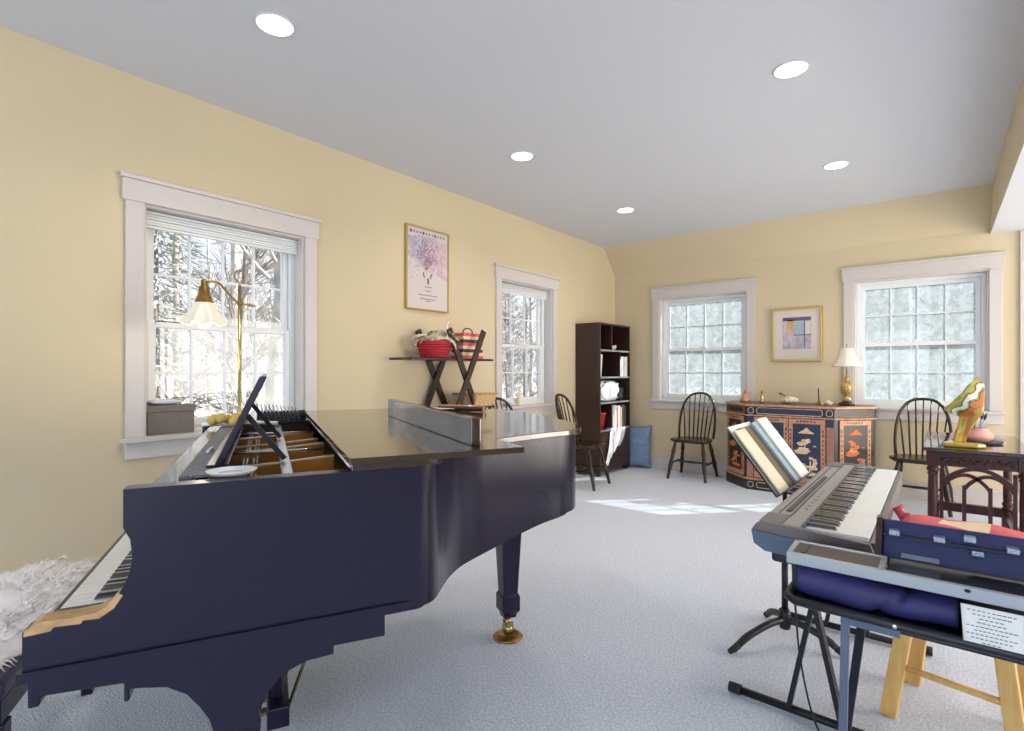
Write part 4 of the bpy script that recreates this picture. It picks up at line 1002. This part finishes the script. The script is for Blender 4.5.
for i in range(52):
    b = MB(); y = ky0+kp*i; b.bx(-.336, -.165, y+.0005, y+kp-.0005, ZT-.018, ZT-.004); b.build('white_key', 'ivory', dp, bevel=.0012, seg=1)
for i in range(51):
    if (i % 7) in (0, 2, 3, 5, 6):
        b = MB(); y = ky0+kp*(i+1); b.prism([(-.335, ZT-.004), (-.25, ZT-.004), (-.256, ZT+.008), (-.335, ZT+.008)], y-.0062, y+.0062, 'xz'); b.build('black_key', 'ebonykey', dp, bevel=.001, seg=1)
st = thing('keyboard_stand', 'black folding X frame stand under the digital piano', 'stand', (-.33, 2.55, 0))
for y in (-.42, .4):
    b = MB(); b.tube([(-.27, y, .02), (.27, y, .02)], .0145, 10); fb = b.build('foot_bar', 'blackmetal', st)
    for x in (-.285, .285):
        b = MB(); b.tube([(x-.022, y, .021), (x+.022, y, .021)], .019, 10); b.build('end_cap', 'rubber', fb)
    b = MB(); b.tube([(-.13, y, .61), (.13, y, .61)], .014, 10); b.build('support_bar', 'blackmetal', st)
    b = MB(); b.bar((-.097, y, .025), (.013, y, .595), .016, .034, (0, 1, 0)); b.build('cross_leg', 'blackmetal', st)
    b = MB(); b.bar((.075, y-.02, .025), (-.045, y-.02, .595), .016, .044, (0, 1, 0)); b.build('cross_leg', 'blackmetal', st)
b = MB(); b.tube([(-.012, -.45, .43), (-.012, .42, .43)], .012, 10); b.build('pivot_rod', 'blackmetal', st)

# ------------------------------------------------------------------ instrument case on its own stand
ic = thing('instrument_case', 'open navy instrument case with raised latched lid at the right edge', 'case', (0, 0, 0))
X0, X1 = -.325, .62
b = MB(); b.bx(X0+.01, X1, 1.595, 1.80, .618, .628); b.bx(X0+.01, X1, 1.79, 1.80, .628, .735); b.bx(X0+.0, X0+.012, 1.66, 1.80, .618, .735); b.build('tray', 'blackplastic', ic)
b = MB(); b.tube([(X0, 1.79, .63), (X0, 1.61, .63), (X0+.02, 1.593, .628), (X1, 1.593, .628)], .0125, 10); b.build('tray_rim', 'blackplastic', ic)
b = MB(); b.bx(X0, X1, 1.59, 1.606, .727, .756); b.build('front_rail', 'steelblue', ic, bevel=.002)
b = MB(); b.bx(X0, X0+.012, 1.606, 1.72, .735, .757); b.bx(X0, -.108, 1.708, 1.72, .735, .757); b.bx(-.12, -.108, 1.606, 1.708, .735, .757); b.build('grille_frame', 'steelblue', ic, bevel=.002)
b = MB(); b.bx(X0+.012, -.12, 1.606, 1.708, .738, .753); b.build('grille_panel', 'grille', ic)
b = MB(); b.bx(X0+.03, X0+.04, 1.62, 1.70, .753, .7555); b.build('grille_slot', 'blackplastic', ic)
b = MB(); b.bx(-.105, X1, 1.606, 1.79, .722, .734); b.build('inner_deck', 'blackplastic', ic)
b = MB(); b.prism([(.0, 1.63), (.02, 1.615), (X1, 1.615), (X1, 1.75), (.06, 1.75), (.05, 1.7), (.0, 1.7)], .734, .74, 'xy'); b.build('deck_insert', 'blackmetal', ic, bevel=.002)
lidb = MB(); lidb.bar((-.125, 1.775, .742), (-.125, 1.795, .836), .012, .07, (0, 1, 0)); lidb.add([], [])
lidb = MB()
def lidp(x, u, n): return (x, 1.765+.3*u*.12+n, .742+u*.094)
vs = [lidp(x, u, n) for n in (0, .012) for x, u in ((-.122, 0), (X1, 0), (X1, 1), (-.122, 1))]
lidb.add(vs, [(0,1,2,3),(4,5,6,7),(0,1,5,4),(1,2,6,5),(2,3,7,6),(3,0,4,7)])
ld = lidb.build('case_lid', 'navycase', ic, bevel=.003)
b = MB(); b.prism([(1.70, .738), (1.795, .742), (1.822, .842), (1.79, .842)], -.136, -.122, 'yz'); b.build('lid_end', 'darkwood', ld)
b = MB(); b.bx(-.122, X1, 1.768, 1.776, .80, .806); b.build('lid_groove', 'blackmetal', ld)
for x, z in ((-.095, .81), (.0, .81), (.06, .822), (.075, .79), (.14, .81), (.24, .81)):
    b = MB(); b.bx(x-.012, x+.012, 1.76, 1.79, z-.006, z+.007); b.bx(x-.006, x+.006, 1.754, 1.76, z-.004, z+.003); b.build('latch', 'latch', ld, bevel=.002)
b = MB(); b.bx(-.08, .0, 1.762, 1.768, .748, .76); b.build('hinge_leaf', 'latch', ld)
b = MB(); b.blob((.05, 1.588, .748), (.006, .004, .004)); b.build('rail_screw', 'blackmetal', ic)
b = MB(); b.bx(-.2, -.075, 1.60, 1.7, .594, .617); b.build('mounting_plate', 'kbdark', ic, bevel=.002)
b = MB(); b.blob((-.085, 1.5815, .628), (.006, .003, .006)); b.build('tray_rivet', 'chrome', ic)
# navy bolster cloth inside the case
b = MB()
def bol(u, v):
    x = X0+.02+u*.34; a = 2*PI*v
    ph = .004*math.sin(7*u+2*math.cos(a))+.002*math.sin(19*u)-.012*math.exp(-((u-.62-.1*math.sin(a))/.03)**2)
    r = (.042+ph)*(1-.25*max(0, u-.7)*2)
    dr = -.012*math.sin(PI*u)
    return (x, 1.652+math.cos(a)*r*.95, .676+math.sin(a)*r*.98+dr*.4-.006*u)
b.grid(bol, 50, 20)
for u in (0, 1):
    ring_ = [bol(u, j/20) for j in range(20)]; b.add(ring_, [tuple(range(20))])
tag(b.build('navy_cloth_roll', 'navycloth'), 'rolled navy cloth stuffed inside the open instrument case', 'cloth')
# paper note hanging on the rail
t = thing('paper_note', 'white printed note taped to the front of the instrument case', 'note', (.09, 1.586, .67))
b = MB()
nt_ = lambda u, v: ((u-.5)*.105+(.006*(1-v)), -.0012-.002*math.sin(PI*v)-.026*max(0, .5-v)*0, (v-.5)*.098)
b.grid(nt_, 8, 8); b.build('sheet', 'paper', t, solid=.0006)
b = MB(); rr = random.Random(4)
for k, (n_, w_) in enumerate(((10, .008), (8, .008), (5, .008), (6, .008), (11, .0075), (8, .007), (11, .0075), (9, .0075), (4, .008), (10, .0065))):
    z = .04-.0088*k
    for i in range(n_):
        x = (i-(n_-1)/2)*w_*1.06; quad(b, x, z, w_*rr.uniform(.55, .9), .0022, 0, -.0043, 0)
b.build('typed_lines', 'ink', t, recalc=False)
# stand of the case
cs = thing('case_stand', 'blue black metal legs holding up the instrument case', 'stand', (0, 0, 0))
b = MB(); b.bar((-.19, 1.612, .594), (-.197, 1.57, 0), .018, .024, (0, 1, 0)); b.build('leg', 'kbdark', cs)
b = MB(); b.bar((-.155, 1.66, .618), (-.235, 1.84, 0), .02, .03, (0, 1, 0)); b.build('leg', 'blackmetal', cs)
b = MB(); b.bar((.5, 1.612, .594), (.505, 1.57, 0), .018, .024, (0, 1, 0)); b.build('leg', 'kbdark', cs)
b = MB(); b.bar((.5, 1.7, .618), (.53, 1.88, 0), .02, .03, (0, 1, 0)); b.build('leg', 'blackmetal', cs)
b = MB(); b.bx(-.2, .52, 1.63, 1.66, .594, .6175); b.build('cross_rail', 'blackmetal', cs)
# cable
b = MB(); b.tube(catmull([(-.335, 1.72, .735), (-.338, 1.74, .66), (-.37, 1.95, .45), (-.375, 2.05, .25), (-.33, 2.02, .08), (-.27, 2.0, .006), (-.2, 2.02, .0055)], 6), .0032, 6)
tag(b.build('power_cable', 'rubber'), 'thin black cable hanging from the instrument case to the carpet', 'cable')

# ------------------------------------------------------------------ wooden stool and cushion
ws = thing('wooden_stool', 'pale pine stool with splayed legs behind the instrument case', 'stool', (.057, 2.463, 0), -.2)
b = MB(); b.lathe([(0, .575), (.165, .575), (.17, .585), (.17, .6), (.16, .608), (0, .608)], 36); b.build('seat', 'pine', ws)
fp = {}
for sx in (-1, 1):
    for sy in (-1, 1):
        p = Vector((sx*.1, sy*.09, .58)); q = Vector((sx*.175, sy*.155, 0)); fp[sx, sy] = (p, q)
        b = MB(); b.bar(p, q, .05, .03, (0, 1, 0)); b.build('leg', 'pine', ws, bevel=.004)
at = lambda k, f_: fp[k][0].lerp(fp[k][1], f_)
for a_, c_, f_ in (((-1, -1), (1, -1), .68), ((-1, 1), (1, 1), .6), ((-1, -1), (-1, 1), .52), ((1, -1), (1, 1), .52)):
    b = MB(); b.tube([at(a_, f_), at(c_, f_)], .0115, 10); b.build('stretcher', 'pine', ws)
t = thing('patchwork_cushion', 'faded red and cream patchwork cushion lying on the pine stool', 'cushion', (.07, 2.48, .6085), -.1)
f, g = cush(.21, .15, .045, 4)
b = MB(); nu = 24
wob = lambda p: (p[0], p[1], p[2]+.046+.006*math.sin(30*p[0])*math.sin(27*p[1]))
b.grid(lambda u, v: wob(f(u, v)), nu, nu); b.grid(lambda u, v: wob(g(u, v)), nu, nu)
for k in range(len(b.f)):
    c = [b.v[i] for i in b.f[k]]; x = sum(p[0] for p in c)/4; y = sum(p[1] for p in c)/4
    if -.06 < x < .06 and abs(y) < .06+0*x: b.mi[k] = 1
b.build('cover', ['redcloth', 'creamcloth'], t)
b = MB(); b.blob((-.18, .12, .06), (.016, .016, .02)); b.tube([(-.19, .11, .05), (-.215, .13, .085), (-.2, .14, .1)], [.014, .016, .008], 8); b.build('corner_tie', 'redcloth', t)

# ------------------------------------------------------------------ outside: woods and ground
b = MB(); b.bx(-45, 45, -30, 60, -.75, -.55); g_ = b.build('ground_outside', 'ground'); struct(g_)
def tree_mesh(seed, h, r0, nb, m):
    rr = random.Random(seed); b = MB()
    pts = []; p = Vector((0, 0, 0)); 
    for k in range(9): pts.append(p.copy()); p = p+Vector((rr.uniform(-.08, .08), rr.uniform(-.08, .08), h/8))
    b.tube(pts, [r0*(1-.1*k) for k in range(9)], 8)
    tr = MB(); tr.v, tr.f, tr.mi, tr.sm = b.v, b.f, b.mi, b.sm
    br = MB()
    for k in range(nb):
        f_ = rr.uniform(.05, .98); i = min(int(f_*8), 7); q = pts[i].lerp(pts[i+1], f_*8-i)
        a = rr.uniform(0, 2*PI); L = rr.uniform(.6, 2.2)*(1.1-f_*.5); d = Vector((math.cos(a), math.sin(a), rr.uniform(.1, .9))).normalized()
        pp = [q]; 
        for j in range(4): d = (d+Vector((rr.uniform(-.3, .3), rr.uniform(-.3, .3), rr.uniform(-.1, .25)))).normalized(); pp.append(pp[-1]+d*L/4)
        br.tube(pp, [r0*.22, r0*.17, r0*.12, r0*.08, r0*.03], 5)
        for j in (1, 2, 3):
            for _ in range(3):
                d2 = (d+Vector((rr.uniform(-1, 1), rr.uniform(-1, 1), rr.uniform(-.5, .8)))).normalized()
                e = pp[j]+d2*L*.25; br.tube([pp[j], e, e+(d2+Vector((rr.uniform(-.4, .4), rr.uniform(-.4, .4), .2)))*L*.2], [.012, .008, .003], 4)
    return tr, br
protos = []
lab = ['slim bare grey tree in the winter woods outside the windows', 'pale barked bare tree in the winter woods outside the windows', 'dense twiggy bare tree in the winter woods outside the windows']
for k, (h, r0, nb, m) in enumerate(((9, .11, 46, 'bark'), (10, .14, 40, 'barkpale'), (7, .08, 80, 'bark'))):
    t = thing('bare_tree', lab[k], 'tree', (0, 0, -.6), 0, ['slim grey trees of the woods', 'pale barked trees of the woods', 'twiggy trees of the woods'][k])
    tr, br = tree_mesh(k+1, h, r0, nb, m); tr.build('trunk', m, t, recalc=False); br.build('branch', m, t, recalc=False); protos.append(t)
rr = random.Random(21)
# sightlines: left wall windows look to -x, far windows look to +y
pos = []
def sprinkle(n, fx, d):
    tries = 0
    while n and tries < 4000:
        tries += 1; x, y = fx()
        if all(math.hypot(x-a, y-c) > d for a, c in pos): pos.append((x, y)); n -= 1
def left_near(): x = rr.uniform(-26, -8); return x, -x*rr.uniform(.24, .62)
def left_far(): x = rr.uniform(-26, -8); return x, -x*rr.uniform(1.1, 1.5)
def far_a(): y = rr.uniform(11, 30); return -y*rr.uniform(.24, .46), y
def far_b(): y = rr.uniform(11, 30); return y*rr.uniform(-.12, .07), y
sprinkle(16, left_near, 2.0); sprinkle(14, left_far, 2.0); sprinkle(12, far_a, 2.2); sprinkle(10, far_b, 2.2)
for k, (x, y) in enumerate(pos):
    o = protos[k % 3] if k < 3 else copy_tree(protos[k % 3])
    o.location = (x, y, -.6); o.rotation_euler.z = rr.uniform(0, 6.28); s_ = rr.uniform(.8, 1.25); o.scale = (s_, s_, s_)
# frosted evergreen seen through the left part of the big window
ev = thing('evergreen_tree', 'frosted evergreen outside the left part of the large window', 'tree', (-9.2, 2.75, -.6))
b = MB(); b.tube([(0, 0, 0), (0, 0, 5.5)], [.11, .03], 8); b.build('trunk', 'bark', ev)
b = MB(); rr = random.Random(2)
for i in range(5200):
    z = rr.uniform(.3, 5.8); R_ = (6-z)*.24+.1; a = rr.uniform(0, 2*PI); r_ = R_*math.sqrt(rr.random())
    c = Vector((r_*math.cos(a), r_*math.sin(a), z-.25*r_)); d = Vector((math.cos(a), math.sin(a), rr.uniform(-.5, .1))).normalized()*rr.uniform(.08, .2); w_ = Vector((-math.sin(a), math.cos(a), rr.uniform(-.3, .3)))*.025
    b.add([c-w_, c+w_, c+d], [(0, 1, 2)])
fo = b.build('foliage', 'leafy', ev, recalc=False)

# ------------------------------------------------------------------ light
wd = bpy.data.worlds.new('winter_sky'); SC.world = wd; wd.use_nodes = True
nt = wd.node_tree; bg = nt.nodes['Background']
tc = nt.nodes.new('ShaderNodeTexCoord'); sx = nt.nodes.new('ShaderNodeSeparateXYZ'); rp = nt.nodes.new('ShaderNodeValToRGB')
rp.color_ramp.elements[0].position = .0; rp.color_ramp.elements[0].color = (.95, .97, 1, 1); rp.color_ramp.elements[1].position = .8; rp.color_ramp.elements[1].color = (.62, .78, 1, 1)
nt.links.new(tc.outputs['Generated'], sx.inputs[0]); nt.links.new(sx.outputs['Z'], rp.inputs[0]); nt.links.new(rp.outputs[0], bg.inputs['Color'])
bg.inputs['Strength'].default_value = 1.3
sun = bpy.data.lights.new('sun', 'SUN'); sun.energy = 22; sun.angle = .009; sun.color = (1, .93, .82)
so_ = bpy.data.objects.new('sun', sun); COL.objects.link(so_)
so_.rotation_euler = Vector((-1.02, -1.076, -1.0)).to_track_quat('-Z', 'Y').to_euler()
def area(name, loc, rot, sx_, sy_, e, col):
    l = bpy.data.lights.new(name, 'AREA'); l.shape = 'RECTANGLE'; l.size = sx_; l.size_y = sy_; l.energy = e; l.color = col
    o = bpy.data.objects.new(name, l); COL.objects.link(o); o.location = loc; o.rotation_euler = rot
# added fill lamps at the unseen rear and right openings, standing in for daylight
for x0, x1 in ((-2.9, -.2), (.4, 3.2)): area('rear_fill', ((x0+x1)/2, YR-.3, 1.2), (PI/2, 0, 0), x1-x0, 2.2, 70, (.62, .79, 1))
area('side_fill', (XR+.3, 4.6, 1.2), (PI/2, 0, PI/2), 2.6, 2.2, 185, (1, .93, .82))
area('side_fill', (XR+.3, -1.8, 1.5), (PI/2, 0, PI/2), 1.6, 1.2, 14, (.5, .66, 1))

# ------------------------------------------------------------------ camera
cam = bpy.data.cameras.new('camera'); co = bpy.data.objects.new('camera', cam); COL.objects.link(co)
cam.sensor_width = 36; cam.sensor_fit = 'HORIZONTAL'; cam.lens = 525.8/1024*36; cam.shift_y = 5.8/1024; cam.clip_start = .02; cam.clip_end = 200
co.location = (0, 0, 1.25); co.rotation_euler = (PI/2, 0, .6825)
SC.camera = co
vs_ = SC.view_settings
vs_.view_transform = 'Standard'; vs_.look = 'None'; vs_.gamma = 1; vs_.exposure = -.06; vs_.use_curve_mapping = False
